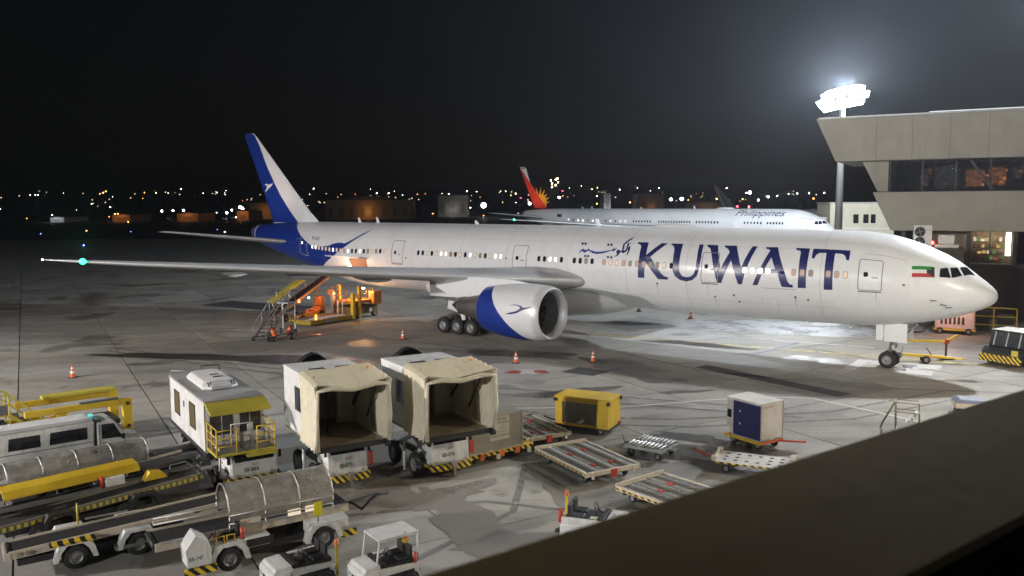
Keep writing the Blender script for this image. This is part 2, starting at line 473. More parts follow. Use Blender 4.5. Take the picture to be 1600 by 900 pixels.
TAR = marking_mat('bitumen_patch', (0.055, 0.056, 0.058), 0.62, 0.8, 0.7)
FROST = marking_mat('old_white_overspray', (0.36, 0.36, 0.37), 0.53, 0.45)
OIL_SHADE = marking_mat('oil_and_shade', (.22, .205, .18), 0.60, 0.22, 0.6)  # oil tint that also stands in for shade beside the trucks
DAMP_SHADE = marking_mat('stain_and_shade', (0.085, 0.08, 0.072), 0.56, 0.35, 0.3)
LZ = [0.004]
def sheet(name, polys, mat, z=None):
    if z is None:
        z = LZ[0]
    m = MB()
    for p in polys: m.add([(x, y, z) for x, y in p], [tuple(range(len(p)))])
    return tag(m.build(name, mat, ground, loc=(0, 0, 0.03)), kind='structure') if False else m.build(name, mat, ground, loc=(0, 0, 0.03))
def stripe(name, pts, w, mat, z=0.004):
    """A painted line of width w through ground points."""
    P = [Vector((x, y, 0)) for x, y in pts]
    L, Rr = [], []
    for i, p in enumerate(P):
        d = (P[min(i + 1, len(P) - 1)] - P[max(i - 1, 0)]).normalized(); n = Vector((-d.y, d.x, 0)) * w / 2
        L.append((p + n).to_tuple()[:2]); Rr.append((p - n).to_tuple()[:2])
    return sheet(name, [[L[i], L[i + 1], Rr[i + 1], Rr[i]] for i in range(len(P) - 1)], mat, z)
def blot(cx, cy, rx, ry, rot=0, n=26, j=0.28, seed=1):
    rnd = random.Random(seed); pts = []
    ph = [rnd.uniform(0, 6.3) for _ in range(4)]
    for i in range(n):
        a = 2 * PI * i / n
        k = 1 + j * (0.5 * math.sin(2 * a + ph[0]) + 0.4 * math.sin(3 * a + ph[1]) + 0.35 * math.sin(5 * a + ph[2]) + 0.25 * math.sin(9 * a + ph[3]))
        x, y = rx * k * math.cos(a), ry * k * math.sin(a)
        pts.append((cx + x * math.cos(rot) - y * math.sin(rot), cy + x * math.sin(rot) + y * math.cos(rot)))
    return pts
stripe('white_line', [(-7.8, 43.6), (0.4, 42.6), (5.6, 42.7), (10.6, 44.2), (13.6, 44.9), (16.2, 44.4), (19.6, 39.4), (21.5, 36.2)], 0.2, LPAINT, 0.012)
stripe('lead_in_line', [(5.0, 67.9), (14.0, 62.8), (23.8, 57.1), (34, 51.2)], 0.30, YPAINT, 0.012)
stripe('stop_bar', [(15.3, 66.3), (26.2, 60.0)], 0.22, WPAINT, 0.016)
stripe('crossing_line', [(16.6, 57.4), (21.5, 62.4)], 0.35, marking_mat('dark_marking', (0.10, 0.10, 0.13), 0.6), 0.016)
sheet('bitumen_strip', [[(11.7, 53.2), (12.7, 53.9), (18.7, 45.4), (17.6, 44.8)]], TAR, 0.008)
sheet('bitumen_patch', [[(3.0, 51.9), (4.9, 50.6), (6.2, 52.0), (4.3, 53.4)]], TAR, 0.008)
sheet('bitumen_patch', [[(-33, 88), (-22, 82), (-20, 86), (-31, 92)]], TAR, 0.008)
sheet('white_overspray', [blot(22.5, 70, 8.2, 4.6, R(-20), 40, 0.35, 3)], FROST, 0.006)
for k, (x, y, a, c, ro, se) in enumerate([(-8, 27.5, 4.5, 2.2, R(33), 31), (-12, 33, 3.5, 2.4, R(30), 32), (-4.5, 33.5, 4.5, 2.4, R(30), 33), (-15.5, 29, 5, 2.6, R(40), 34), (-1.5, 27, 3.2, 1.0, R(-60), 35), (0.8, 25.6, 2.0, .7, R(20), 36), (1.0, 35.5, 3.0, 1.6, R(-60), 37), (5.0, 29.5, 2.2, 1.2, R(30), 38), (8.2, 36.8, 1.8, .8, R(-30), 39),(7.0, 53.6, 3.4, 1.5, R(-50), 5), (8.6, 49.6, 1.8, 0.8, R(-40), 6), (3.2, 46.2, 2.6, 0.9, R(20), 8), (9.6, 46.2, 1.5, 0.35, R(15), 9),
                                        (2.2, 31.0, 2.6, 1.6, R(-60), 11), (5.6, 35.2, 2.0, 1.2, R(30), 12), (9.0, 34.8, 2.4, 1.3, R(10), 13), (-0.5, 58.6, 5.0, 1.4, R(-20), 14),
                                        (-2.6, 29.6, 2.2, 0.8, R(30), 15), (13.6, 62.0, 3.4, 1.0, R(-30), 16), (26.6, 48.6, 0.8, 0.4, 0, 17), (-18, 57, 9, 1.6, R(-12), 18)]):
    sheet('stain_and_shade', [blot(x, y, a, c, ro, 30, 0.4, se)], OIL_SHADE if 30 < se < 36 or y < 32 else DAMP_SHADE, 0.009 + 0.0003 * k)  # stains, and patches round the parked row that paint in its weaker light
for k, pts in enumerate(([(-30, 62), (-20, 56), (-9, 50), (2, 46.5), (14, 42)], [(-29.4, 60.4), (-19.4, 54.4), (-8.6, 48.4), (2.2, 44.9), (14.2, 40.4)], [(-2, 44), (2, 41), (8, 40.2), (16, 41.5), (24, 46)], [(-2, 42.6), (2.2, 39.6), (8.4, 38.8), (16.6, 40.1), (24.8, 44.7)],
                         [(-6, 27.6), (-1, 29), (4, 27.4), (8, 24)], [(-3, 24), (0, 28), (0.5, 33), (-1, 38)], [(-40, 66), (-28, 70), (-14, 68), (-2, 60)], [(8, 58), (12, 52), (20, 47), (30, 45)])):
    stripe('tyre_mark', pts, .26, TYRE, .0066 + .0002 * k)
# stand number painted in front of the nose wheel
def gpoly(o, ang, polys, sc=1.0):
    c, s = math.cos(ang), math.sin(ang)
    return [[(o[0] + sc * (u * c - v * s), o[1] + sc * (u * s + v * c)) for u, v in p] for p in polys]
sheet('stand_number', gpoly((20.5, 51.8), R(-33), [[(0.0, 0), (0.7, 0), (0.9, 3.2), (2.2, 3.2), (2.2, 4.6), (0.2, 4.6)], [(2.9, 1.2), (5.0, 1.2), (5.0, 2.7), (3.9, 2.7), (4.2, 3.4), (5.2, 3.4), (5.2, 5.0), (2.7, 5.0), (2.7, 4.3), (3.9, 4.3), (3.6, 3.2), (2.9, 2.6)]]), WPAINT, 0.018)
# red and white disc marking beside the engine
sheet('disc_marking', [blot(0.95, 51.9, 0.75, 0.85, 0, 24, 0.0, 1)], WPAINT, 0.014)
sheet('disc_marking_red', [gpoly((0.95, 51.9), 0, [[(-1.5, -0.3), (-0.55, -0.45), (-0.35, 0.35), (-1.0, 0.55)]])[0], gpoly((0.95, 51.9), 0, [[(0.4, -0.2), (1.4, -0.35), (1.1, 0.5), (0.4, 0.5)]])[0]], RPAINT, 0.018)
decal('ground_lettering', text_polys('PUSH', 0.85), lambda u, v: Vector((-1.9, 53.6, 0.045)) + Vector((math.cos(R(-25)), math.sin(R(-25)), 0)) * u * 0.6 + Vector((math.sin(R(25)), math.cos(R(25)), 0)) * v * 0.6, WPAINT, ground) if False else None
# ------------------------------------------------------------------ airliners
ZC = 5.628
PROF = [(0,-.76,-.76,0.0),(.04,-.58,-.92,.2),(.1,-.42,-1.04,.34),(.3,-.18,-1.26,.62),(.7,.16,-1.5,1.0),(1.15,.5,-1.7,1.33),(1.7,.95,-1.95,1.66),(2.2,1.32,-2.12,1.9),(2.9,1.72,-2.3,2.16),(3.9,2.17,-2.56,2.47),(4.8,2.5,-2.74,2.68),(5.8,2.79,-2.9,2.84),(7.5,3.02,-3.05,3.0),(9,3.08,-3.09,3.07),(11,3.1,-3.1,3.1),(52,3.1,-3.1,3.1),(54,3.1,-3.02,3.1),(56,3.1,-2.78,3.07),(58,3.1,-2.42,2.99),(60,3.1,-2.02,2.85),(62,3.09,-1.6,2.66),(64,3.06,-1.15,2.4),(66,3.0,-.7,2.1),(68,2.92,-.22,1.74),(70,2.8,.25,1.3),(71.5,2.68,.65,.92),(72.5,2.5,1.0,.6),(73.08,2.2,1.4,.2)]
def sec(s):
    s = min(max(s, 0), 73.08)
    for a, b in zip(PROF, PROF[1:]):
        if s <= b[0]:
            k = (s - a[0]) / (b[0] - a[0])
            return [a[i] + k * (b[i] - a[i]) for i in (1, 2, 3)]
def skin(s, th, off=0.0, side=1):
    t, b, w = sec(s)
    c, hh = (t + b) / 2, (t - b) / 2
    return Vector((s, side * (w + off) * math.cos(th), ZC + c + (hh + off) * math.sin(th)))
NAC = [(0, 1.70), (.08, 1.80), (.3, 1.88), (.8, 1.94), (1.6, 1.98), (2.6, 1.98), (3.6, 1.92), (4.6, 1.78), (5.5, 1.6)]
ES, ET, EZ = 25.0, 10.07, 3.02
def lerp_tab(tab, x):
    for a, b in zip(tab, tab[1:]):
        if x <= b[0]: return a[1] + (x - a[0]) / (b[0] - a[0]) * (b[1] - a[1])
    return tab[-1][1]
def nskin(x, ph, off=0.0, side=1):
    r = lerp_tab(NAC, x) + off
    return Vector((ES + x, side * (ET + r * math.cos(ph)), EZ + r * math.sin(ph)))
AIRFOIL = [(1.0, 0.0), (0.9, .16), (0.75, .36), (0.55, .55), (0.35, .62), (0.2, .56), (0.1, .43), (0.04, .28), (0.01, .14), (0, 0.0), (0.01, -.12), (0.04, -.22), (0.1, -.32), (0.2, -.40), (0.35, -.42), (0.55, -.30), (0.75, -.10), (0.9, -.01)]
WING = [(2.0, 26.4, 13.6, 4.5, .13), (3.1, 27.2, 12.8, 4.6, .13), (6.5, 29.6, 10.6, 4.87, .122), (10.5, 32.45, 8.7, 5.2, .112), (15, 35.6, 7.1, 5.58, .106), (20, 39.2, 5.5, 6.0, .102), (25, 42.7, 4.1, 6.42, .10), (28.6, 45.3, 3.0, 6.72, .10), (30.8, 47.35, 1.95, 6.92, .1), (31.9, 48.5, 1.0, 7.02, .1), (32.4, 49.3, .35, 7.07, .1)]
def foil(tab, side, x0=0.0, x1=1.0, grow=0.0, vertical=False):
    rings = []
    for t, s0, c, z, th in tab:
        ring = []
        for u, v in AIRFOIL:
            if u > x1: u2, v2 = x1, v * 0.98
            else: u2, v2 = u, v
            x = s0 + u2 * c - (grow if u < 0.02 else 0)
            y = v2 * th * c + (grow if v2 > 0 else -grow if v2 < 0 else 0)
            ring.append((x, side * t, z + y - 0.06 * c * u2 * 0.35) if not vertical else (x, y * 0.8, z))
        rings.append(ring)
    return rings
def wheel(parent, loc, r, w, rimmat, name='wheel'):
    """Tyre with a rim inside; axis along local y."""
    k = ('wheel', r, w, rimmat.name)
    if k not in CACHE:
        ty = MB().lathe([(-w / 2, r * .55), (-w / 2, r * .8), (-w * .42, r * .93), (-w * .25, r * .99), (0, r), (w * .25, r * .99), (w * .42, r * .93), (w / 2, r * .8), (w / 2, r * .55)], axis='y', n=24)
        rm = MB().lathe([(-w * .36, 0.001), (-w * .36, r * .2), (-w * .30, r * .25), (-w * .22, r * .45), (-w * .45, r * .5), (-w * .47, r * .57), (w * .47, r * .57), (w * .45, r * .5), (w * .22, r * .45), (w * .30, r * .25), (w * .36, r * .2), (w * .36, 0.001)], axis='y', n=20)
        for i in range(8):
            a = i * PI / 4
            for sg in (-1, 1):
                rm.cyl((r * .36 * math.cos(a), sg * w * .24, r * .36 * math.sin(a)), (r * .36 * math.cos(a), sg * w * .30, r * .36 * math.sin(a)), r * .05, n=6)
        CACHE[k] = (ty.mesh('tyre'), rm.mesh('rim'))
        CACHE[k][0].materials.append(RUBBER); CACHE[k][1].materials.append(rimmat)
    e = bpy.data.objects.new(name, CACHE[k][0]); COL.objects.link(e); e.parent = parent; e.location = loc
    rr = bpy.data.objects.new('rim', CACHE[k][1]); COL.objects.link(rr); rr.parent = e
    return e
CACHE = {}
RIM = paint('light_grey_rim', (0.26, 0.26, 0.255), 0.4, 0.4, dirt=0.5, scale=6)
AWHITE = paint('aircraft_white', (0.74, 0.76, 0.78), 0.28, dirt=0.16, scale=0.35, bump=0)
AGREY = paint('wing_grey', (0.42, 0.43, 0.44), 0.35, dirt=0.25, scale=0.5, bump=0)
ABLUE = paint('livery_blue', (0.010, 0.034, 0.25), 0.28, dirt=0.1, scale=0.4, bump=0)
ANAVY = paint('livery_navy', (0.012, 0.018, 0.11), 0.28, dirt=0.05, scale=0.4, bump=0)
LIP = paint('polished_lip', (0.75, 0.75, 0.76), 0.16, 1.0, dirt=0.1, scale=1, bump=0)
OUTL = paint('door_outline_grey', (0.22, 0.22, 0.22), 0.4, dirt=0.1, bump=0)
TITAN = paint('exhaust_metal', (0.30, 0.28, 0.26), 0.35, 0.9, dirt=0.4)
def airframe(root, finmat, detail=True):
    # fuselage
    m = MB(); n = 64; ss = []
    for a, b in zip(PROF, PROF[1:]):
        k = max(1, int((b[0] - a[0]) / 1.2)); ss += [a[0] + (b[0] - a[0]) * i / k for i in range(k)]
    ss.append(73.08)
    m.loft([[skin(s, 2 * PI * i / n) for i in range(n)] for s in ss[1:]], caps=True)
    m.add([skin(0.001, 0)] + [skin(ss[1], 2 * PI * i / n) for i in range(n)], [(0, 1 + (i + 1) % n, 1 + i) for i in range(n)], True)
    fus = m.build('fuselage', AWHITE, root)
    # belly fairing around the wing root
    m = MB(); rings = []
    for s, w, h in [(23.5, .3, .1), (25, 2.0, .45), (27, 2.95, .85), (30, 3.4, 1.1), (36, 3.55, 1.2), (41, 3.3, 1.05), (44, 2.5, .7), (46.5, .4, .15)]:
        rings.append([(s, w * math.cos(a), ZC - 2.3 - h * .35 + (.55 + h) * math.sin(a) * .9) for a in [2 * PI * i / 28 for i in range(28)]])
    m.loft(rings).build('belly_fairing', AWHITE, root)
    for side in (1, -1):
        w = MB().loft(foil(WING, side)).build('wing', AGREY, root)
        MB().loft([r_[4:15] for r_ in foil(WING[1:], side, 0, 1, 0.012)], close=False).build('leading_edge', paint('wing_edge_aluminium', (.62, .63, .65), .34, .35, dirt=.15, scale=.5, bump=0), w)
        # flap-track fairings
        for t in (6.0, 12.5, 17.5, 22.0):
            row = lerp_tab([(q[0], q[1]) for q in WING], t); c = lerp_tab([(q[0], q[2]) for q in WING], t); z = lerp_tab([(q[0], q[3]) for q in WING], t)
            L = 0.62 * c ** 0.8 + 1.2; x0 = row + c * 1.08 - L
            f = MB().lathe([(0, .01), (L * .12, .16), (L * .35, .30), (L * .6, .30), (L * .85, .16), (L, .02)], (x0, side * t, z - c * .03 - 0.28), 'x', 12)
            f.build('flap_fairing', AGREY, w)
        # engine
        e = MB().lathe(NAC + [(5.5, 1.52), (4.6, 1.5)], (ES, side * ET, EZ), 'x', 56).build('engine_nacelle', AWHITE, root)
        MB().lathe([(.62, 1.5), (.3, 1.53), (.08, 1.6), (0, 1.7), (-.02, 1.72), (.0, 1.735), (.06, 1.80), (.3, 1.885), (.5, 1.915)], (ES, side * ET, EZ), 'x', 56).build('inlet_lip', paint('inlet_lip_grey', (.66, .66, .67), .35, .25, dirt=.1, scale=1, bump=0), e)
        MB().lathe([(.6, 1.505), (1.2, 1.56), (1.9, 1.6)], (ES, side * ET, EZ), 'x', 48).build('inlet_duct', paint('inlet_liner', (0.22, 0.22, 0.22), 0.5, dirt=0.2), e)
        MB().lathe([(4.6, 1.48), (4.9, 1.05), (6.2, 1.0), (7.4, .78), (8.3, .62)], (ES, side * ET, EZ), 'x', 36).build('core_cowl', TITAN, e)
        MB().lathe([(8.0, .5), (8.6, .38), (9.2, .05)], (ES, side * ET, EZ), 'x', 24).build('exhaust_cone', DARK, e)
        fan = MB()
        for i in range(22):
            a = 2 * PI * i / 22
            pts = []
            for k in range(6):
                rr = .42 + k * .232; tw = .55 + .5 * k / 5; ch = .26 + .05 * math.sin(k); b0 = a + .10 * math.sin(k * .9)
                for sg in (-1, 1):
                    da = sg * ch * math.sin(tw) / rr * .7
                    pts.append((1.75 + sg * ch * math.cos(tw) * .8, rr * math.cos(b0 + da), rr * math.sin(b0 + da)))
            fan.add([(ES + x, side * ET + y, EZ + z) for x, y, z in pts], [(2 * k, 2 * k + 1, 2 * k + 3, 2 * k + 2) for k in range(5)], True)
        tag(fan.build('fan_blades', DARK, e), kind='stuff')
        MB().lathe([(1.15, .01), (1.3, .15), (1.6, .36), (1.8, .43)], (ES, side * ET, EZ), 'x', 20).build('spinner', DARK, e)
        MB().lathe([(2.15, 1.6), (2.15, .05)], (ES, side * ET, EZ), 'x', 24).build('stator_disc', BLACK, e)
        # pylon
        p = MB(); ring = lambda x, z0, z1, w_: [(x, side * ET - w_, z0), (x, side * ET - w_, z1), (x, side * ET + w_, z1), (x, side * ET + w_, z0)]
        p.loft([ring(26.6, 4.86, 4.95, .04), ring(28.5, 4.6, 5.2, .24), ring(30.8, 3.9, 5.25, .28), ring(32.3, 3.75, 5.2, .28), ring(34.0, 3.65, 4.95, .24), ring(35.8, 4.25, 4.8, .05)], smooth=False).build('pylon', AWHITE, root, bevel=0.03)
        if detail:
            nb = [(4.66, 1.28), (4.43, .942), (4.14, .623), (3.77, .343), (3.27, .047), (2.69, -.263), (2.0, -.647), (1.46, -1.009), (.9, -1.45), (.8, -1.571)]
            decal('blue_cowl_paint', [nb + [(5.49, -1.571), (5.49, 1.45)]], lambda u, v: nskin(u, v, .006, side), ABLUE, e, (.3, .08))
            decal('bird_emblem', [DEC['nbird']], lambda u, v: nskin(u, v, .008, side), ANAVY, e, (.3, .08))
    # tail surfaces
    FIN = [(0, 61.3, 8.3, 8.3, .085), (0, 62.0, 7.4, 9.0, .09), (0, 62.9, 6.85, 9.6, .09), (0, 67.5, 4.35, 13.9, .09), (0, 71.9, 2.05, 18.0, .09), (0, 72.3, 1.7, 18.3, .05)]
    fin = MB().loft(foil(FIN, 1, vertical=True)).build('vertical_stabiliser', finmat, root)
    STAB = [(1.2, 63.0, 6.2, 6.6, .09), (2.5, 64.2, 5.6, 6.73, .09), (10.3, 71.4, 2.4, 7.75, .09), (10.76, 72.1, 1.9, 7.82, .06)]
    for side in (1, -1):
        MB().loft(foil(STAB, side)).build('horizontal_stabiliser', AGREY, root)
    # landing gear
    ng = thing_part('nose_gear', root)
    MB().cyl((5.89, 0, .5), (5.6, 0, 3.2), .13, n=14).bar((5.75, 0, 1.4), (4.3, 0, 2.9), .12).bar((5.89, -.5, .53), (5.89, .5, .53), .14).build('strut', RIM, ng)
    MB().cyl((5.62, -.2, 1.25), (5.62, .2, 1.25), .09).box(5.5, 5.66, -.35, .35, 1.3, 1.5).build('taxi_light_bracket', STEEL, ng)
    for y in (-.42, .42): wheel(ng, (5.89, y, .54), .54, .36, RIM)
    for y in (-.78, .78):
        MB().box(4.7, 6.05, y - .03, y + .03, 1.75, 2.95).build('gear_door', AWHITE, ng, bevel=.02)
        MB().box(6.1, 6.55, y - .03, y + .03, 1.8, 2.95).build('gear_door', AWHITE, ng, bevel=.02)
    for side in (1, -1):
        mg = thing_part('main_gear', root)
        MB().cyl((37.1, side * 5.5, .7), (36.9, side * 5.3, 4.4), .24, n=16).bar((37, side * 5.4, 1.6), (38.8, side * 4.6, 4.2), .2).bar((37, side * 5.4, 1.5), (36.9, side * 3.2, 4.0), .2).bar((35.5, side * 5.5, .68), (38.7, side * 5.5, .68), .26, .3).build('strut', RIM, mg)
        MB().tube([(36.6, side * 5.75, 1.9), (36.2, side * 5.9, 1.4), (35.8, side * 5.8, 1.0)], .05).build('torque_link', STEEL, mg)
        MB().add([(37.9, side * 6.35, 2.75), (38.1, side * 6.3, 2.1), (36.9, side * 6.1, 1.75), (36.7, side * 6.1, 1.2), (36.35, side * 6.1, 1.25), (36.4, side * 6.2, 2.0), (35.9, side * 6.35, 2.55)],
                 [tuple(range(7))]).build('gear_door', AWHITE, mg).modifiers.new('solid', 'SOLIDIFY').thickness = .05
        MB().box(35.3, 39.5, side * 6.9 - .03, side * 6.9 + .03, 3.1, 4.35).build('gear_bay_door', AWHITE, mg, bevel=.02)
        for i in (-1, 0, 1):
            MB().cyl((37.1 + i * 1.47, side * 4.75, .67), (37.1 + i * 1.47, side * 6.25, .67), .11).build('axle', STEEL, mg)
            for y in (4.8, 6.2): wheel(mg, (37.1 + i * 1.47, side * y, .67), .67, .5, RIM)
    # fin-root fairing antennas
    for s, hgt in ((55.2, .45), (52.6, .5), (40, .3), (27.5, .55), (16, .4)):
        MB().prism([(s, ZC + 3.08), (s + .42, ZC + 3.08), (s + .5, ZC + 3.1 + hgt), (s + .28, ZC + 3.1 + hgt)], -.025, .025).build('blade_antenna', AWHITE, root)
    MB().lathe([(0, .01), (.4, .2), (1.2, .33), (2.2, .36), (3.4, .3), (4.2, .05)], (19.0, 0, ZC + 3.02), 'x', 20).build('antenna_dome', AWHITE, root)
    return fus, fin
def thing_part(name, parent):
    e = bpy.data.objects.new(name, None); COL.objects.link(e); e.parent = parent; e.empty_display_size = .3
    return e
def rect(s0, s1, a0, a1, r=0.0, k=4, ra=None):
    """Rounded rectangle outline in (s, angle)."""
    if r <= 0: return [(s0, a0), (s1, a0), (s1, a1), (s0, a1)]
    ra = ra or r / 3.1
    out = []
    for cx, cy, q in ((s1 - r, a0 + ra, -1), (s1 - r, a1 - ra, 0), (s0 + r, a1 - ra, 1), (s0 + r, a0 + ra, 2)):
        for i in range(k + 1):
            a = (q + i / k) * PI / 2
            out.append((cx + r * math.cos(a), cy + ra * math.sin(a)))
    return out
def frame_decal(name, s0, s1, a0, a1, w, r, mat, parent, off, side=1):
    o, i = rect(s0, s1, a0, a1, r, 4), rect(s0 + w, s1 - w, a0 + w / 3.1, a1 - w / 3.1, max(r - w, .02), 4)
    def dense(l):
        r_ = []
        for (x0, y0), (x1, y1) in zip(l, l[1:] + l[:1]):
            k_ = max(1, int(abs(y1 - y0) / .07)); r_ += [(x0 + (x1 - x0) * q / k_, y0 + (y1 - y0) * q / k_) for q in range(k_)]
        return r_
    o, i = dense(o), dense(i)
    while len(i) < len(o): i.append(i[-1])
    while len(o) < len(i): o.append(o[-1])
    n = len(o)
    m = MB(); m.add([skin(s, a, off, side) for s, a in o] + [skin(s, a, off, side) for s, a in i], [(k, (k + 1) % n, n + (k + 1) % n, n + k) for k in range(n)], True)
    return m.build(name, mat, parent)
WARM = [glow('cabin_light_warm', (1.0, .74, .52), 0.8), glow('cabin_light_dim', (.9, .62, .45), 0.28), glow('cabin_light_white', (1.0, .93, .85), 2.2), glow('cabin_light_pink', (1.0, .55, .42), 0.5)]
BLIND = paint('window_blind', (.5, .5, .5), .5, dirt=.1, bump=0)
AX, AY, AH = 28.687, 49.32, 37.972
big = thing('airliner', 'large white twin-engine airliner with blue tail and big navy lettering parked across the apron', 'airliner', (AX, AY, 0.0), R(180 - AH))
fus, fin = airframe(big, AWHITE)
# fuselage paint
tailpoly = [(64.6, 1.571)] + DEC['blue'] + [(59.6, -.95), (61.0, -1.3), (61.8, -1.571), (73.0, -1.571), (73.0, 1.571)]
for side in (1, -1):
    decal('blue_tail_paint', [tailpoly], lambda u, v: skin(u, v, .007, side), ABLUE, fus, (.6, .12))
    for L in 'KUWAIT':
        pass
if True:
    rnd = random.Random(4)
    for L in ('K', 'U', 'W', 'A', 'I', 'T'):
        decal('letter', [DEC[L]], lambda u, v: skin(u, v, .008), ANAVY, fus, (.5, .09), holes=[DEC['Ah']] if L == 'A' else ())
    for k in ['ar0', 'ar1', 'ar2', 'ar3'] + ['ad%d' % i for i in range(8)]:
        decal('letter', [DEC[k]], lambda u, v: skin(u, v, .008), ABLUE if k == 'ar3' else ANAVY, fus, (.4, .09))
    decal('registration', text_polys('9K-AOI', .62, .15), lambda u, v: skin(59.6 - u * .62, .36 + v / 3.05, .008), ANAVY, fus, (.3, .1))
    # flag
    f = DEC['flag']
    def fl(u, v): # u 0..1 from aft to front, v 0..1 up
        a = [f[3][i] + (f[2][i] - f[3][i]) * u for i in (0, 1)]; b = [f[0][i] + (f[1][i] - f[0][i]) * u for i in (0, 1)]
        return skin(a[0] + (b[0] - a[0]) * v, a[1] + (b[1] - a[1]) * v, .009)
    FG = paint('flag_green', (.02, .24, .04), .4, dirt=.05, bump=0); FR = paint('flag_red', (.42, .03, .03), .4, dirt=.05, bump=0); FW = paint('flag_white', (.7, .7, .7), .4, dirt=.05, bump=0)
    decal('flag_green_stripe', [[(0, .68), (.83, .68), (1, 1), (0, 1)]], fl, FG, fus, (.25, .3))
    decal('flag_white_stripe', [[(0, .34), (.66, .34), (.66, .68), (0, .68)]], fl, FW, fus, (.25, .3))
    decal('flag_red_stripe', [[(0, 0), (1, 0), (.83, .34), (0, .34)]], fl, FR, fus, (.25, .3))
    decal('flag_black_wedge', [[(1, 0), (1, 1), (.66, .68), (.66, .34)]], fl, INK, fus, (.25, .3))
    # flight-deck windows
    for k in ('cw0', 'cw1', 'cw2'):
        poly = [(u, min(v, 1.5)) for u, v in DEC[k]]
        for side in (1, -1):
            decal('cockpit_window', [poly], lambda u, v: skin(u, v, .008, side), GLASS, fus, (.2, .12))
    # doors
    for i, (a, b, lo, hi) in enumerate([(5.78, 7.17, -.17, .5), (16.24, 17.5, -.19, .5), (32.5, 33.95, -.17, .52), (46.4, 47.9, -.15, .54), (60.16, 61.45, -.33, .42)]):
        blue = i == 4
        d = frame_decal('door', a, b, lo, hi, .055, .16, paint('pale_outline', (.4, .45, .6), .4, dirt=.05, bump=0) if blue else OUTL, fus, .011)
        decal('door_window', [rect((a + b) / 2 + .12, (a + b) / 2 + .38, .12, .22, .08, 3)], lambda u, v: skin(u, v, .012), GLASS if not blue else WARM[2], d)
        decal('door_handle', [rect((a + b) / 2 - .45, (a + b) / 2 - .1, .1, .125)], lambda u, v: skin(u, v, .012), OUTL, d)
        decal('door_sill', [rect(a + .02, b - .02, lo - .03, lo - .012)], lambda u, v: skin(u, v, .012), DARK, d)
    # cabin windows
    wm = None
    def winrow(s0, s1, n, th0, th1, kinds, wd=.25, hh=.062):
        for i in range(n):
            k = i / max(1, n - 1); s = s0 + (s1 - s0) * k; th = th0 + (th1 - th0) * k
            kk = kinds[i % len(kinds)] if kinds else rnd.choice('wdddk')
            mat = {'w': WARM[0], 'd': WARM[1], 'b': WARM[2], 'p': WARM[3], 'k': GLASS, 's': BLIND}[kk]
            o = decal('window', [rect(s - wd / 2, s + wd / 2, th - hh, th + hh, .1, 4, .035)], lambda u, v: skin(u, v, .012), mat, fus)
            frame_decal('window_frame', s - wd / 2 - .03, s + wd / 2 + .03, th - hh - .012, th + hh + .012, .035, .12, OUTL, o, .011)
    winrow(59.25, 48.8, 20, .085, .19, 'bbwwwwbwwpbkkbkdwdkw')
    winrow(44.5, 35.15, 18, .19, .19, 'kkwkwbbdkwkbwdkwbb')
    winrow(31.3, 29.15, 5, .175, .175, 'kkbbk')
    winrow(27.95, 26.35, 4, .17, .17, 'kkdk')
    winrow(25.3, 19.75, 11, .165, .15, 'pwwpdppddwk')
    winrow(14.35, 12.78, 4, .13, .13, 'bbbb', .34)
    winrow(11.08, 10.0, 3, .132, .132, 'ppd')
    winrow(8.92, 7.9, 3, .132, .132, 'ppw')
    # small marks, vents and probes along the lower side
    for s, th in ((20.9, -.28), (16.6, -.52), (15.2, -.45), (14.9, -.62), (11.0, -.4), (10.2, -.45), (39.5, -.3), (33, -.4), (4.6, .02), (46.0, .02), (34.6, .15)):
        decal('vent', [rect(s - .07, s + .07, th - .02, th + .02)], lambda u, v: skin(u, v, .01), DARK, fus)
    decal('panel_line', [rect(10.9, 13.2, -.235, -.225)], lambda u, v: skin(u, v, .009), OUTL, fus, (.4, .1))
    decal('panel_line', [rect(4.6, 6.9, .62, .628)], lambda u, v: skin(u, v, .009), OUTL, fus, (.4, .1))
    SEAM = paint('skin_seam', (.52, .52, .51), .35, dirt=.2, bump=0)
    for s in (9.4, 18.6, 23.4, 28.6, 34.6, 39.6, 45.2, 48.4, 52.6, 56.4):
        decal('skin_seam', [rect(s, s + .035, -1.1, 1.35)], lambda u, v: skin(u, v, .0045), SEAM, fus, (.5, .06))
    for a in (-.62, .66):
        for s0 in range(8, 52, 11): decal('skin_seam', [rect(s0, s0 + 10.9, a, a + .008)], lambda u, v: skin(u, v, .0048), SEAM, fus, (1.0, .5))
    GRIME = paint('grime_streak', (.45, .43, .39), .5, dirt=.5, bump=0)
    for s, a, l in ((20.9, -.30, .3), (16.6, -.55, .35), (11.0, -.42, .4), (34.6, -.3, .4), (6.1, -.2, .25), (17.0, -.23, .3), (33.2, -.22, .3), (47.0, -.2, .3)):
        decal('grime_streak', [[(s, a), (s + .05, a), (s + .03, a - l), (s + .015, a - l)]], lambda u, v: skin(u, v, .0052), GRIME, fus, (.5, .06))
    for s, a0, a1 in ((12.2, -.78, -.48), (38.2, -.72, -.42), (24.3, -.62, -.5), (8.6, -.6, -.48)):
        frame_decal('access_hatch', s, s + 1.1, a0, a1, .03, .08, SEAM, fus, .0055)
    for s, a in ((3.2, -.32), (2.7, -.45), (2.45, -.55)):
        MB().tube([skin(s, a), skin(s - .05, a, .12), skin(s - .32, a, .14)], .025).build('pitot_probe', DARK, fus)
    decal('stencil_text', text_polys('AIRLINES', .16), lambda u, v: skin(4.15 - u * .9, .02 + v / 3, .009), OUTL, fus) if False else None
    # aft hold door: opening lit from inside, door leaf swung up
    op = decal('cargo_opening', [rect(51.2, 54.0, -.52, -.06, .15)], lambda u, v: skin(u, v, .012), paint('hold_lining', (.30, .16, .09), .6, dirt=.6, scale=2), fus, (.4, .1))
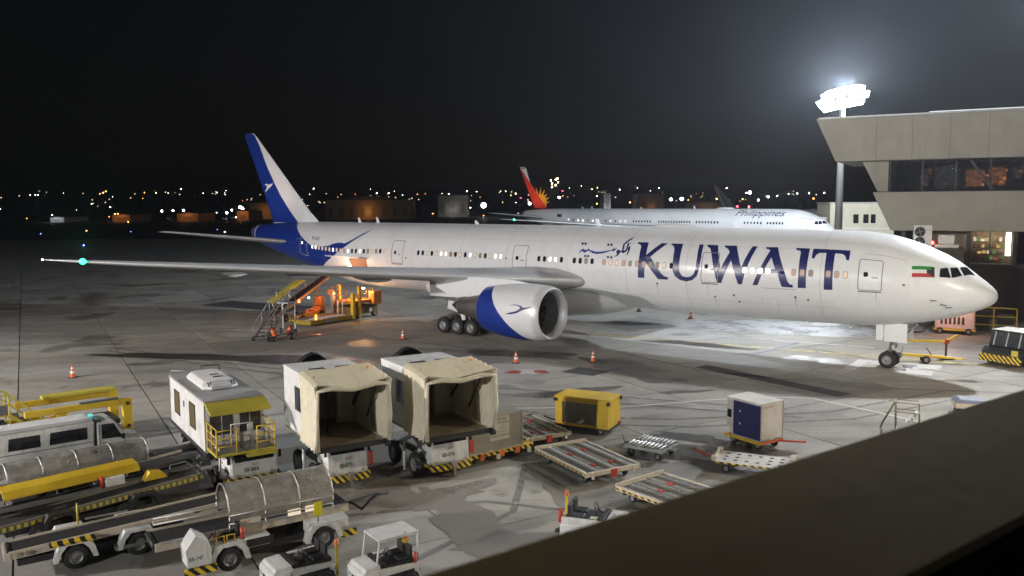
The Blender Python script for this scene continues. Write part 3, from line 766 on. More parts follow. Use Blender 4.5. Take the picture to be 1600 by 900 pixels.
    decal('hold_light_panel', [[(53.2, -.5), (54.0, -.5), (54.0, -.1), (53.75, -.08)]], lambda u, v: skin(u, v, .018), glow('hold_light', (1.0, .72, .5), 5.0), op, (.3, .1))
    MB().loft([[skin(s, th, .03), skin(s, th, .10)] for s, th in ()]) if False else None
    lf = MB(); lf.loft([[Vector((s, 3.06 + .05 + d * math.cos(.12), ZC - .15 + d * .12 + o_)) for s in (51.0, 55.8) ] for d, o_ in ((0, 0), (.5, .06), (1.1, .05), (1.1, -.02), (.5, -.02), (0, -.07))], close=True, smooth=False)
    lf.build('cargo_door', AWHITE, fus)
    # fin livery: white leading panel and bird emblem on both faces
    def fsk(side):
        def g(s, z):
            tab = [(8.3, 61.3, 8.3), (9.0, 62.0, 7.4), (9.6, 62.9, 6.85), (13.9, 67.5, 4.35), (18.0, 71.9, 2.05), (18.3, 72.3, 1.7)]
            x0 = lerp_tab([(q[0], q[1]) for q in tab], z); c = lerp_tab([(q[0], q[2]) for q in tab], z)
            u = min(1, max(0, (s - x0) / c)); pr = sorted((a, abs(b)) for a, b in AIRFOIL[:10])
            th = lerp_tab([(18, .09), (18.3, .05)], max(18, z))
            return Vector((x0 + u * c, side * (lerp_tab(pr, u) * th * c * .8 + .014), z))
        return g
    for side in (1, -1):
        bnd = [(64.6, 8.6), (66.2, 10.0), (67.64, 11.5), (68.7, 12.9), (69.84, 14.5), (71.2, 16.9), (72.1, 18.05), (72.6, 18.28)]
        tr = [(74.1, 18.28), (73.96, 18.0), (71.9, 13.9), (69.8, 9.6), (69.5, 8.6)]
        decal('blue_fin_paint', [bnd + tr], fsk(side), ABLUE, fin, (.25, .3))
        decal('bird_emblem', [DEC['finbird']], lambda s, z: fsk(side)(s, z) + Vector((0, side * .012, 0)), AWHITE, fin, (.3, .3))
        decal('tail_light_strip', [[(66.4, 8.8), (66.9, 8.8), (66.9, 8.85)]], fsk(side), AWHITE, fin) if False else None
# navigation light on the starboard wingtip
NAVG = glow('navigation_green', (.03, 1.0, .46), 9)
nav = MB().lathe([(-.22, .01), (-.15, .15), (0, .2), (.15, .15), (.22, .01)], (47.35, 30.9, 6.95), 'x', 12).build('navigation_light', NAVG, big)
lamp('navigation_lamp', nav, (47.1, 31.0, 7.15), 2600, (.02, 1.0, .42), .15, 88, Vector((43.5, 33.0, 11.5)))
MB().lathe([(-.06, .01), (0, .07), (.06, .01)], (49.6, 32.4, 7.07), 'x', 8).build('tip_light', glow('tip_white', (1, .85, .7), 8), big)
lamp('loader_flood', big, (53.2, 4.6, 4.6), 160, (1.0, .62, .4), .15)  # loader's flood, a bare lamp added outside the hold to warm the fuselage
# the airliner beyond: white with red, blue and gold tail
NAVYF = paint('fin_dark_blue', (.003, .004, .012), .3, dirt=.1, bump=0)
pal = thing('airliner', 'white airliner with red tail and gold sunburst parked behind the big one', 'airliner', (56.2, 146.5, .5), R(180 - 42.8))
pf, pfin = airframe(pal, NAVYF, detail=False)
GOLD = paint('sunburst_gold', (.9, .38, .02), .4, dirt=.05, bump=0)
for side in (1, -1):
    decal('white_fin_panel', [[(74.0, 18.25), (72.35, 18.25), (67.5, 13.2), (67.0, 12.4)]], fsk(side), AWHITE, pfin, (.4, .6)) if False else None
    decal('white_fin_panel', [[(73.9, 18.25), (72.35, 18.25), (71.9, 17.9), (69.9, 12.9)]], fsk(side), AWHITE, pfin, (.4, .6))
    decal('red_fin_panel', [[(73.9, 18.1), (73.2, 17.5), (65.4, 8.8), (69.5, 8.8), (70.9, 11.75)]], lambda s, z: fsk(side)(s, z) + Vector((0, side * .01, 0)), paint('fin_red', (.8, .05, .025), .35, dirt=.1, bump=0), pfin, (.4, .6))
    cx, cz = 67.5, 9.9; star = []
    for i in range(25):
        a = PI * (1.02 + .62 - i * .9 / 24) ; rr = 3.6 if i % 2 else 2.2
        star.append((max(63.6, cx + rr * math.cos(a) * .95), cz + -rr * math.sin(a) * 1.1))
    star = [(66.3, 8.85)] + [(u, max(8.85, v)) for u, v in star]
    rays = []
    for i in range(9):
        a = PI - (i + .3) * .115 * PI * 1.0
        rr = (3.0, 3.5, 3.8, 3.9, 4.0, 4.1, 4.3, 4.2, 4.0)[i]
        d = .11
        rays.append([(cx + 2.0 * math.cos(a - d), cz + 2.0 * math.sin(a - d)), (cx + rr * math.cos(a), cz + rr * math.sin(a)), (cx + 2.0 * math.cos(a + d), cz + 2.0 * math.sin(a + d)), (cx + .2, cz + .2)])
    decal('sunburst', [[(u, max(8.85, v)) for u, v in r_] for r_ in rays], fsk(side), GOLD, pfin, (.3, .4))
    decal('sunburst_disc', [[(cx + 2.05 * math.cos(a), max(8.85, cz + 2.05 * math.sin(a))) for a in [PI * 1.25 - PI * .95 * i / 16 for i in range(17)]]], lambda s, z: fsk(side)(s, z) + Vector((0, side * .005, 0)), GOLD, pfin, (.3, .4))
decal('lettering', text_polys('Philippines', 2.3, .35), lambda u, v: skin(17.9 - u * .98, .62 + v / 3.1, .01), ANAVY, pf, (.6, .1))
rnd = random.Random(9)
for a, b, n in ((8.2, 11, 6), (12.3, 15.5, 6), (21, 25.5, 8), (27, 34, 13), (36, 40, 7), (42, 47, 5), (49, 57, 7)):
    for i in range(n):
        s = a + (b - a) * i / (n - 1)
        decal('window', [rect(s - .15, s + .15, .11, .25, .1, 3, .04)], lambda u, v: skin(u, v, .012), GLASS if s < 42 or rnd.random() < .3 else WARM[2], pf)
for k in ('cw0', 'cw1', 'cw2'):
    decal('cockpit_window', [[(u, min(v, 1.5)) for u, v in DEC[k]]], lambda u, v: skin(u, v, .008), GLASS, pf, (.2, .12))
decal('flag_mark', [[(60.6, .3), (58.9, .3), (59.4, .42), (58.9, .56), (60.6, .56)]], lambda u, v: skin(u, v, .01), INK, pf, (.4, .1))
n2 = MB().lathe([(-.2, .01), (0, .22), (.2, .01)], (47.35, 30.9, 6.95), 'x', 8).build('navigation_light', NAVG, pal)
MB().lathe([(-.15, .01), (0, .2), (.15, .01)], (53, 3.5, 5.2), 'x', 8).build('logo_light', glow('logo_light', (1, .85, .6), 30), pal)
for root, pw, colr in ((pal, 900, (1, .86, .72)), (big, 900, (1, .74, .64))):
    for side in (1, -1):
        lg_ = MB().lathe([(-.06, .01), (0, .1), (.06, .01)], (68.5, side * 6.6, 7.75), 'z', 8).build('logo_light_lens', glow('logo_lens', (1, .9, .8), 6), root)
        lamp('logo_lamp', root, (68.5, side * 6.6, 7.95), pw, colr, .1, 70, Vector((68.3, side * .2, 13.2)))
# a third tail far off
third = thing('airliner', 'dim distant airliner whose striped tail shows above the white fuselage', 'airliner', (118, 268, 0.0), R(180 - 43))
third.scale = (.82, .82, .9)
tf, tfin = airframe(third, paint('third_fin_grey', (.14, .15, .15), .5, dirt=.2), detail=False)
for side in (1, -1):
    for k, mt in ((0, paint('stripe_gold', (.35, .28, .10), .5)), (1, paint('stripe_green', (.05, .12, .07), .5))):
        decal('fin_stripe', [[(72.6 - k * .7, 17.8), (73.2 - k * .7, 17.8), (68.4 - k * 1.5, 9.5), (67.4 - k * 1.5, 9.5)]], fsk(side), mt, tfin, (.4, .6))
# ------------------------------------------------------------------ floodlight masts
LAMPFACE = glow('floodlight_face', (.93, .97, 1.0), 120)
POLE = paint('grey_pole', (.36, .37, .38), .5, .2, dirt=.3, scale=.4)
def mast(key, label, n=8, ring=2.2, tilt=0.0, group='floodlight masts'):
    F = FLOOD[key]; x, y, z = F['loc']
    t = thing('floodlight_mast', label, 'floodlight', (x, y, 0), 0, group)
    MB().cyl((0, 0, 0), (0, 0, z - .4), .55, .30, 14).build('pole', POLE, t)
    MB().lathe([(-.12, .2), (-.12, ring * .8), (.12, ring * .8), (.12, .2)], (0, 0, z - .55), 'z', 20).build('head_frame', POLE, t)
    hb = MB().box(-.1, .62, -.5, .5, -.4, .4); hf = MB().add([(.64, -.48, -.38), (.64, .48, -.38), (.64, .48, .38), (.64, -.48, .38)], [(0, 1, 2, 3)])
    tiers = (-.72, 0, .72) if key == 'apron' else (0,)
    for k_, dz in enumerate(tiers):
        for i in range(n):
            a = 2 * PI * (i + .5 * k_) / n; rr = ring * (.70 - .16 * abs(k_ - 1) * (key == 'apron'))
            m4 = Matrix.Translation((0, 0, z + dz)) @ Matrix.Rotation(R(-11 if key == 'apron' else 0), 4, 'Y') @ Matrix.Translation((rr * math.cos(a), rr * math.sin(a), 0)) @ Matrix.Rotation(a, 4, 'Z') @ Matrix.Rotation(R(24), 4, 'Y')
            o = hb.build('floodlight', POLE, t); o.matrix_local = m4
            f = hf.build('lamp_face', LAMPFACE, o)
    aim = Vector(F['aim']) - Vector((x, y, 0))
    lamp('floodlight_lamp', t, (.5, -.5, z - 1.25), F['power'], F['color'], F['r'], F['spot'], aim)
    if F['halo']: lamp('floodlight_spill', t, (0, 0, z + (1.7 if key == 'apron' else .9)), F['halo'], F['color'], F['r'])
    return t
m1 = mast('apron', 'tall grey mast with blazing white floodlights behind the terminal roof', 14, 3.3)
lamp('floodlight_rear', m1, (0, 2.5, FLOOD['apron']['loc'][2] - 1.2), 40000, FLOOD['apron']['color'], 1.2, 140, Vector((6, 45, 2)))
mast('terminal', 'floodlight mast in front of the terminal wing')
mast('west', 'floodlight mast off to the west lighting the parked trucks')
mast('south', 'floodlight mast above the viewing window')
mast('east', 'warm floodlight mast beside the east wing')
# ------------------------------------------------------------------ terminal across the stand
CLAD = paint('terminal_cladding', (.38, .36, .29), .7, dirt=.35, scale=.22, bump=.01)
WALLD = paint('terminal_lower_wall', (.08, .07, .055), .75, dirt=.4, scale=.3)
TA = R(-28.2)
term = thing('terminal_building', 'beige terminal wing with slanted ends, window band and lit shop windows', 'building', (28.6, 80.0, 0), TA)
# local x runs along the facade to the right, y goes back into the building
D = 14; LX = 60
def band(name, x0t, x0b, zt, zb, yt, yb, mat, depth=D, bevel=.04, LX=60):
    m = MB()
    m.add([(x0b, yb, zb), (LX, yb, zb), (LX, yt, zt), (x0t, yt, zt), (x0b, depth, zb), (LX, depth, zb), (LX, depth, zt), (x0t, depth, zt)],
          [(0, 1, 2, 3), (4, 7, 6, 5), (0, 3, 7, 4), (1, 5, 6, 2), (3, 2, 6, 7), (0, 4, 5, 1)])
    return m.build(name, mat, term, bevel=bevel)
band('roof_fascia', 0.0, 1.75, 18.2, 14.25, 0.0, 0.5, CLAD)
band('middle_fascia', 5.1, 6.7, 11.35, 7.85, .1, .6, CLAD)
band('end_pier', 4.0, 5.4, 14.2, 11.4, 1.6, 1.6, CLAD, 16, LX=6.3)
band('lower_wall', 7.4, 7.4, 4.86, 0, 2.2, 2.2, WALLD)
MB().box(0.2, LX, -.06, .08, 18.2, 18.32).build('roof_edge', STEEL, term)
# ceiling light line on the roof edge
MB().box(9.5, LX, -.08, -.062, 18.34, 18.40).build('roof_light_strip', glow('roof_strip', (.95, .97, 1), 1.2), term)
# panel joints on the fascias
for i in range(1, 18):
    x = 2.2 + i * 3.0
    MB().add([(x, -.012, 18.1), (x + .05, -.012, 18.1), (x + .05, .482, 14.3), (x, .482, 14.3)], [(0, 1, 2, 3)]).build('panel_joint', paint('joint_grey', (.22, .21, .17), .7), term)
# upper window band: panes, mullions, a dim hall behind
INNER = paint('hall_interior', (.16, .15, .14), .8, dirt=.4, scale=.4)
MB().box(6.4, LX, 9, 9.2, 11.4, 14.2).build('hall_back_wall', INNER, term)
MB().box(6.4, LX, 2.0, 9, 11.30, 11.4).build('hall_floor', INNER, term)
PANE = glassy('terminal_pane', (.02, .022, .028), .05, .45, .8)
x = 6.4
k = 0
while x < 34:
    w = 2.7
    p = MB().box(x + .06, x + w - .06, 1.9, 1.93, 11.42, 14.2).build('pane', PANE, term)
    MB().box(x - .07, x + .07, 1.8, 2.02, 11.4, 14.22).build('mullion', DARK, term)
    x += w; k += 1
MB().box(6.4, LX, 1.78, 2.04, 14.18, 14.26).build('window_head', DARK, term)
MB().bar((14.7, 1.2, 11.5), (12.9, 1.2, 14.1), .35, .2).build('inner_brace', DARK, term)
rnd = random.Random(21)
HALLG = [glow('hall_orange', (1, .34, .10), 1.1), glow('hall_orange_dim', (.9, .36, .16), .35), glow('hall_grey', (.5, .5, .55), .10)]
for (a, b, z0, z1, g_) in ((8.6, 9.3, 12.0, 13.6, 1), (12.6, 14.2, 11.9, 13.5, 0), (14.5, 15.9, 12.0, 13.6, 0), (16.5, 17.3, 12.6, 13.6, 1), (9.9, 12.0, 11.8, 13.9, 2), (18, 19, 12.0, 13.4, 0), (22, 24, 12, 13.5, 1)):
    for _ in range(9):
        u = rnd.uniform(a, b); v = rnd.uniform(z0, z1)
        MB().box(u, u + rnd.uniform(.12, .4), 8.6 + rnd.random() * .3, 8.95, v, v + rnd.uniform(.08, .35)).build('hall_sign', HALLG[g_ if rnd.random() < .7 else 1], term)
    MB().box(a, b, 8.7, 8.98, z0, z1).build('hall_panel', HALLG[min(2, g_ + 1)], term)
# lower shop windows: recessed rooms with goods on shelves
MB().box(7.4, LX, 5.2, 5.4, 4.86, 7.85).build('shop_back_wall', paint('shop_wall', (.35, .27, .2), .7, dirt=.3), term)
MB().box(7.4, LX, 2.3, 5.2, 4.80, 4.9).build('shop_floor', INNER, term)
SHOPL = glow('shop_lamp', (1, .86, .6), 7)
GOODS = [glow('goods_red', (1, .15, .05), .5), glow('goods_gold', (1, .62, .18), .8), glow('goods_green', (.35, .6, .15), .35), glow('goods_white', (1, .85, .65), 1.0), paint('goods_brown', (.2, .1, .06), .6)]
xs = [(7.5, 8.5, 0), (8.5, 12.9, 0), (12.9, 16.5, 1), (16.5, 17.5, 0), (17.5, 21, 1), (21, 24, 1), (24, 30, 1)]
for a, b, lit in xs:
    MB().box(a, a + .35, 2.2, 5.2, 4.86, 7.85).build('shop_partition', WALLD, term)
    if lit:
        MB().box(a + .36, b - .02, 2.25, 2.28, 4.92, 7.8).build('pane', glassy('shop_pane', (.03, .03, .03), .04, .12, .8), term)
        MB().box((a + b) / 2, (a + b) / 2 + .07, 2.2, 2.32, 4.9, 7.82).build('mullion', DARK, term)
        MB().box(b - .5, b - .1, 3.4, 3.5, 5.6, 7.7).build('light_column', SHOPL, term)
        for zz in (5.2, 5.75, 6.3, 6.85):
            MB().box(a + .5, b - .6, 3.6, 4.2, zz - .05, zz).build('shelf', WALLD, term)
            u = a + .55
            while u < b - .8:
                w = rnd.uniform(.12, .34)
                if rnd.random() < .75:
                    MB().box(u, u + w, 3.62, 3.9, zz + .004, zz + rnd.uniform(.15, .42)).build('goods', rnd.choice(GOODS), term)
                u += w + rnd.uniform(.03, .12)
        lamp('shop_lamp', term, ((a + b) / 2, 3.2, 7.5), 100, (1, .8, .55), .3)
# rooftop-level plant seen over the nose: condenser unit and cowl on a bridge roof
cu = thing('air_conditioner', 'white twin-fan condenser unit standing on the roof beyond the nose', 'air conditioner', (33.1, 69.3, 6.7), R(-20))
MB().box(0, 1.35, 0, .7, 0, 1.85).build('casing', WHITE, cu, bevel=.03)
for zz in (.5, 1.32):
    MB().lathe([(0, .36), (-.05, .4), (-.05, .34), (0, .3)], (.45, -.0, zz), 'y', 20).build('fan_guard', BLACK, cu)
    MB().cyl((.45, -.012, zz), (.45, -.03, zz), .34, n=18).build('fan_opening', BLACK, cu)
    f = MB()
    for i in range(4):
        a = i * PI / 2 + .3; f.bar((.45, -.04, zz), (.45 + .3 * math.cos(a), -.04, zz + .3 * math.sin(a)), .1, .02)
    f.build('fan', STEEL, cu)
br = thing('boarding_bridge', 'grey flat-roofed boarding bridge half hidden beyond the nose', 'boarding bridge', (31.5, 70.2, 0), R(-22))
MB().box(0, 5.6, 0, 4, 4.2, 6.7).build('tunnel', WALLD, br, bevel=.04)
MB().box(.2, 1.0, .2, 1.0, 0, 4.2).build('column', STEEL, br); MB().box(4.6, 5.4, .2, 1.0, 0, 4.2).build('column', STEEL, br)
MB().box(3.4, 5.2, 0.1, 2.0, 6.7, 7.0).box(3.7, 4.9, .4, 1.6, 7.0, 7.75).build('roof_plant', ALU, br, bevel=.03)
MB().cyl((3.2, -.05, 7.0), (3.2, -.05, 7.25), .14).build('beacon', glow('red_beacon', (1, .08, .06), 12), br)
# cream annexe behind the mast
an = thing('annexe_building', 'small cream concrete building with three dark windows behind the mast', 'building', (56.6, 150, 0), R(-6))
MB().box(0, 11, 0, 9, 0, 10.1).build('wall', paint('cream_render', (.55, .52, .40), .7, dirt=.3, scale=.3), an)
MB().box(-.15, 11.1, -.15, 9.1, 10.1, 10.35).build('roof', paint('flat_roof', (.4, .4, .38), .8), an)
for x0, w in ((4.0, .9), (5.7, .9), (7.0, .8)):
    wn = MB().box(x0, x0 + w, -.04, .02, 6.6, 8.2).build('window', GLASS, an)
    MB().box(x0 - .08, x0 + w + .08, -.10, -.03, 6.5, 6.6).build('sill', WHITE, wn)
MB().box(-.2, 11, -.12, -.02, 5.6, 5.8).build('ledge', WHITE, an)
tk = thing('storage_tank', 'pale ribbed storage tank beside the cream annexe', 'tank', (53.2, 150, 0))
MB().cyl((0, 0, 0), (0, 0, 7.4), 2.6, n=28).build('shell', paint('tank_white', (.6, .62, .66), .5, dirt=.3, scale=.4), tk)
for i in range(10):
    a = PI + PI * (i + .5) / 10
    MB().bar((2.65 * math.cos(a), 2.65 * math.sin(a), .1), (2.65 * math.cos(a), 2.65 * math.sin(a), 7.4), .12).build('rib', WHITE, tk)
MB().lathe([(0, 2.6), (.05, 2.75), (.35, 2.75), (.4, .1)], (0, 0, 7.4), 'z', 28).build('rim', WHITE, tk)
# ------------------------------------------------------------------ window ledge the view looks over
lg = thing('window_ledge', 'dark brown concrete ledge sloping across the lower corner, out of focus', 'ledge', (-0.12, 0.87, 0), R(36.7))
LEDGE = paint('ledge_concrete', (.19, .135, .058), .95, dirt=.3, scale=2, bump=0)
LEDGE.node_tree.nodes['Principled BSDF'].inputs['Specular IOR Level'].default_value = 0.02
RAILB = paint('rail_black', (.004, .0035, .003), .95, dirt=.1, bump=0)
RAILB.node_tree.nodes['Principled BSDF'].inputs['Specular IOR Level'].default_value = 0
MB().box(-4, 9, -.34, 0, 9.9, 10.17).build('sill_top', LEDGE, lg, bevel=.015)
MB().box(-4, 9, -.30, -.05, 0, 9.9).build('outer_wall', LEDGE, lg)
MB().box(-4, 9, -.60, -.342, 10.02, 10.168).build('window_rail', RAILB, lg, bevel=.01)
MB().box(-40, 40, -9, .25, 12.6, 13.0).build('roof_overhang', LEDGE, lg)
MB().box(4.2, 40, -.30, -.02, 9.95, 12.6).build('facade_panel', LEDGE, lg)
MB().box(-40, -4.02, -.30, -.02, 0, 12.6).build('facade_panel', LEDGE, lg)
MB().box(9.02, 40, -.30, -.05, 0, 9.9).build('facade_panel', LEDGE, lg)
MB().box(-40, 40, -9, -8.8, 0, 12.6).build('back_wall', LEDGE, lg)
MB().box(-40, 40, -8.8, -.62, 8.6, 8.8).build('hall_floor', LEDGE, lg)
# ------------------------------------------------------------------ ground vehicles and carts
CREAM = paint('cream_canvas', (.74, .68, .52), .8, dirt=.3, scale=3.5, bump=.05)
CREAMP = paint('cream_paint', (.60, .53, .42), .55, dirt=.5, scale=2.0)
INSIDE = paint('grey_lining', (.72, .69, .62), .6, dirt=.5, scale=1.5)
ROLL = paint('roller_steel', (.17, .165, .15), .6, .3, dirt=.4)
PLATE = paint('dark_deck_plate', (.36, .30, .20), .5, .3, dirt=.5, scale=1.5)
GREYROOF = paint('grey_roof', (.34, .34, .33), .6, dirt=.5, scale=1.2)
AMBER = paint('amber_beacon', (.8, .30, .04), .25, dirt=.1)
REDL = paint('red_lens', (.5, .03, .02), .25, dirt=.1)
YGLASS = glow('yellow_lit_window', (.75, .52, .10), .16)
def cylp(name, parent, a, b, r, mat, n=12): return MB().cyl(a, b, r, n=n).build(name, mat, parent)
def rail(parent, pts, r, mat, name='handrail'): return MB().tube(pts, r, 6).build(name, mat, parent)
def beacon(parent, loc, r=.08, mat=None):
    o = MB().lathe([(0, r * 1.2), (.03, r * 1.2), (.03, r), (.14, r * .9), (.18, r * .5), (.19, .01)], loc, 'z', 12).build('beacon', mat or AMBER, parent)
    return o
def cab_body(parent, x0, x1, y0, y1, z0, z1, mat, number=None, numsize=.2, logo=True):
    """Low forward cab: body panel, sloped windscreen, side glass, mirrors, lamps, striped bumper. Front faces +x."""
    b = MB(); zm = z0 + (z1 - z0) * .62
    b.prism([(x0, z0), (x1, z0), (x1 + .04, z0 + .12), (x1, zm), (x1 - .16, z1), (x0, z1)], y0, y1)
    body = b.build('cab', mat, parent, bevel=.04)
    MB().add([(x1 + .012, y0 + .12, zm + .03), (x1 + .012, y1 - .12, zm + .03), (x1 - .135, y1 - .12, z1 - .05), (x1 - .135, y0 + .12, z1 - .05)], [(0, 1, 2, 3)]).build('windscreen', GLASS, body)
    for y in (y0 - .006, y1 + .006):
        MB().add([(x0 + .15, y, zm + .02), (x1 - .12, y, zm + .02), (x1 - .24, y, z1 - .07), (x0 + .15, y, z1 - .07)], [(0, 1, 2, 3)]).build('side_window', GLASS, body)
    for y, s in ((y0, -1), (y1, 1)):
        m = MB().box(x1 - .05, x1 + .02, y + s * .1 - .05, y + s * .1 + .05, zm, zm + .28)
        m.build('mirror', BLACK, body)
        MB().box(x1 - .02, x1 + .05, y - s * .22 - .07, y - s * .22 + .07, z0 + .06, z0 + .17).build('headlight', ALU, body)
        MB().box(x0 + .2, x0 + .26, y + s * .01 - .012, y + s * .01 + .012, z0 + .3, z0 + .34).build('door_handle', DARK, body)
    bp = MB(); ym = (y0 + y1) / 2; w = (y1 - y0) / 2 + .12
    bp.prism([(x1 - .35, y0 - .14), (x1 + .1, y0 - .10), (x1 + .22, ym - w * .4), (x1 + .22, ym + w * .4), (x1 + .1, y1 + .10), (x1 - .35, y1 + .14)], z0 - .2, z0 + .02, 'z')
    bp.build('bumper', HAZARDY, body)
    if number:
        mt = face_mtx((x1 + .045, ym - .42, z0 + (zm - z0) * .38), (0, 1, 0), (-.08, 0, 1))
        lettering(number, numsize, INK, body, mt, 'fleet_number')
        if logo: lettering('DnT', numsize * .6, INKRED, body, face_mtx((x1 + .03, ym - .1, z0 + (zm - z0) * .74), (0, 1, 0), (-.08, 0, 1)), 'company_mark', .3)
    return body
# ---------------- lift truck for reduced-mobility passengers
def lift_truck():
    t = thing('passenger_lift_truck', 'white box lift truck with yellow railed platform and roof air conditioner', 'truck', (-10.58, 31.4, 0), R(-56.5))
    bx = MB().box(-6.1, 0, -1.1, 1.1, 1.25, 3.16).build('box_body', WHITE, t, bevel=.03)
    MB().box(-6.14, .02, -1.12, 1.12, 1.12, 1.25).build('floor_frame', DARK, t)
    MB().box(-6.12, .04, -1.13, 1.13, 3.16, 3.24).build('roof', GREYROOF, bx, bevel=.02)
    for x in (-6.08, -.04): MB().box(x - .03, x + .03, -1.125, -1.095, 1.26, 3.15).build('corner_post', STEEL, bx)
    for a, b in ((-5.15, -4.3), (-2.45, -1.6)):
        w = MB().box(a, b, -1.115, -1.104, 1.85, 2.75).build('window', YGLASS, bx)
        for m_ in (MB().box(a - .05, a, -1.125, -1.1, 1.8, 2.8), MB().box(b, b + .05, -1.125, -1.1, 1.8, 2.8), MB().box(a, b, -1.125, -1.1, 1.8, 1.85), MB().box(a, b, -1.125, -1.1, 2.75, 2.8)):
            m_.build('window_frame', BLACK, w)
    MB().box(-3.6, -3.4, -1.112, -1.103, 2.35, 2.6).build('access_sign', paint('sign_blue', (.04, .10, .4), .4), bx)
    # roof air conditioner
    ac = MB(); ac.loft([[(x, y, z) for x, y in rr] for rr, z in (([(-4.7, -.7), (-2.0, -.7), (-1.75, -.4), (-1.75, .4), (-2.0, .7), (-4.7, .7), (-4.95, .4), (-4.95, -.4)], 3.25), ([(-4.7, -.7), (-2.0, -.7), (-1.75, -.4), (-1.75, .4), (-2.0, .7), (-4.7, .7), (-4.95, .4), (-4.95, -.4)], 3.38), ([(-4.5, -.55), (-2.3, -.55), (-2.1, -.3), (-2.1, .3), (-2.3, .55), (-4.5, .55), (-4.7, .3), (-4.7, -.3)], 3.56))], smooth=False)
    aco = ac.build('air_conditioner', WHITE, t, bevel=.05)
    for i in range(11):
        y = -.5 + i * .1
        MB().add([(-1.93 + .12, y, 3.40), (-1.93 + .12, y + .055, 3.40), (-2.06, y + .055, 3.54), (-2.06, y, 3.54)], [(0, 1, 2, 3)]).build('louvre', BLACK, aco)
    for x in (-3.0, -3.55): MB().box(x, x + .2, -.05, .3, 3.562, 3.57).build('roof_slot', BLACK, aco)
    rail(t, [(-6.0, -1.05, 3.2), (-6.0, -1.05, 3.42), (-5.5, -.3, 3.42), (-5.5, -.3, 3.24)], .025, STEEL)
    rail(t, [(-6.0, .2, 3.2), (-6.0, .2, 3.48), (-6.0, 1.0, 3.48), (-6.0, 1.0, 3.24)], .025, DARK)
    # awning and platform
    aw = MB().prism([(-.02, 3.22), (.95, 2.92), (.95, 2.86), (-.02, 3.14)], -1.12, 1.12).build('awning', OLIVE, t)
    fr = MB().box(0.012, .03, -1.05, 1.05, 1.5, 3.0).build('front_wall', INSIDE, t)
    for y0, y1 in ((-.95, -.55), (-.5, -.1), (.15, .5), (.55, .95)):
        p = MB().box(.034, .05, y0, y1, 1.9, 2.8).build('door_pane', glassy('lift_pane', (.05, .05, .05), .08), fr)
        MB().box(.05, .07, y0 - .03, y0, 1.55, 2.85).build('door_post', WHITE, fr)
    pf = MB().box(.0, 1.45, -1.1, 1.1, 1.44, 1.52).build('platform', OLIVE, t)
    for i in range(12):
        MB().box(.08 + i * .11, .14 + i * .11, -1.05, 1.05, 1.524, 1.545).build('grating_bar', STEEL, pf)
    MB().box(1.0, 1.5, .0, 1.12, 1.30, 1.44).build('gangway_edge', OLIVE, pf)
    for y in (-1.06, 1.06):
        for z in (1.85, 2.15, 2.45): rail(t, [(.05, y, z), (1.4, y, z)], .022, YELLOW)
        for x in (.08, .7, 1.4): rail(t, [(x, y, 1.5), (x, y, 2.48)], .028, YELLOW, 'rail_post')
    for y0, y1 in ((-1.06, -.35), (.4, 1.06)):
        for z in (1.8, 2.1, 2.4): rail(t, [(1.42, y0, z), (1.42, y1, z)], .022, YELLOW)
        for y in (y0, y1): rail(t, [(1.42, y, 1.5), (1.42, y, 2.42)], .028, YELLOW, 'rail_post')
    rail(t, [(.5, -.3, 1.52), (.5, -.3, 2.35), (.5, .5, 2.35), (.5, .5, 1.52)], .03, WHITE, 'gate_frame')
    MB().box(.49, .52, .3, .5, 1.9, 2.3).build('notice', WHITE, t)
    # cab, ladder rail and chassis
    cab_body(t, -.35, 1.15, -.5, 1.2, .45, 1.38, WHITE, '20 003', .2)
    rail(t, [(.9, -.85, .5), (.9, -.85, 1.5), (.6, -.85, 1.62), (.2, -.85, 1.45)], .045, WHITE)
    MB().box(-.4, .7, -1.05, -.55, .35, .55).build('step', WHITE, t)
    MB().box(-6.0, .2, -.45, -.3, .55, .8).build('chassis_rail', DARK, t); MB().box(-6.0, .2, .3, .45, .55, .8).build('chassis_rail', DARK, t)
    for y0, y1 in ((-.85, -.7), (.7, .85)):
        MB().bar((-5.2, y0, .75), (-1.0, y0, 1.15), .14).bar((-5.2, y1, 1.15), (-1.0, y1, .75), .14).build('scissor_arm', DARK, t)
    for x in (.35, -4.4):
        for y in (-.85, .95): wheel(t, (x, y, .42), .42, .26, RIM)
    MB().box(-2.7, -1.4, -1.05, -.6, .35, .85).build('fuel_tank', STEEL, t, bevel=.06)
    rail(t, [(-1.2, -1.15, .25), (-.7, -1.15, .75)], .03, WHITE); rail(t, [(-1.9, -1.15, .35), (-1.2, -1.15, .85)], .03, WHITE)
lift_truck()
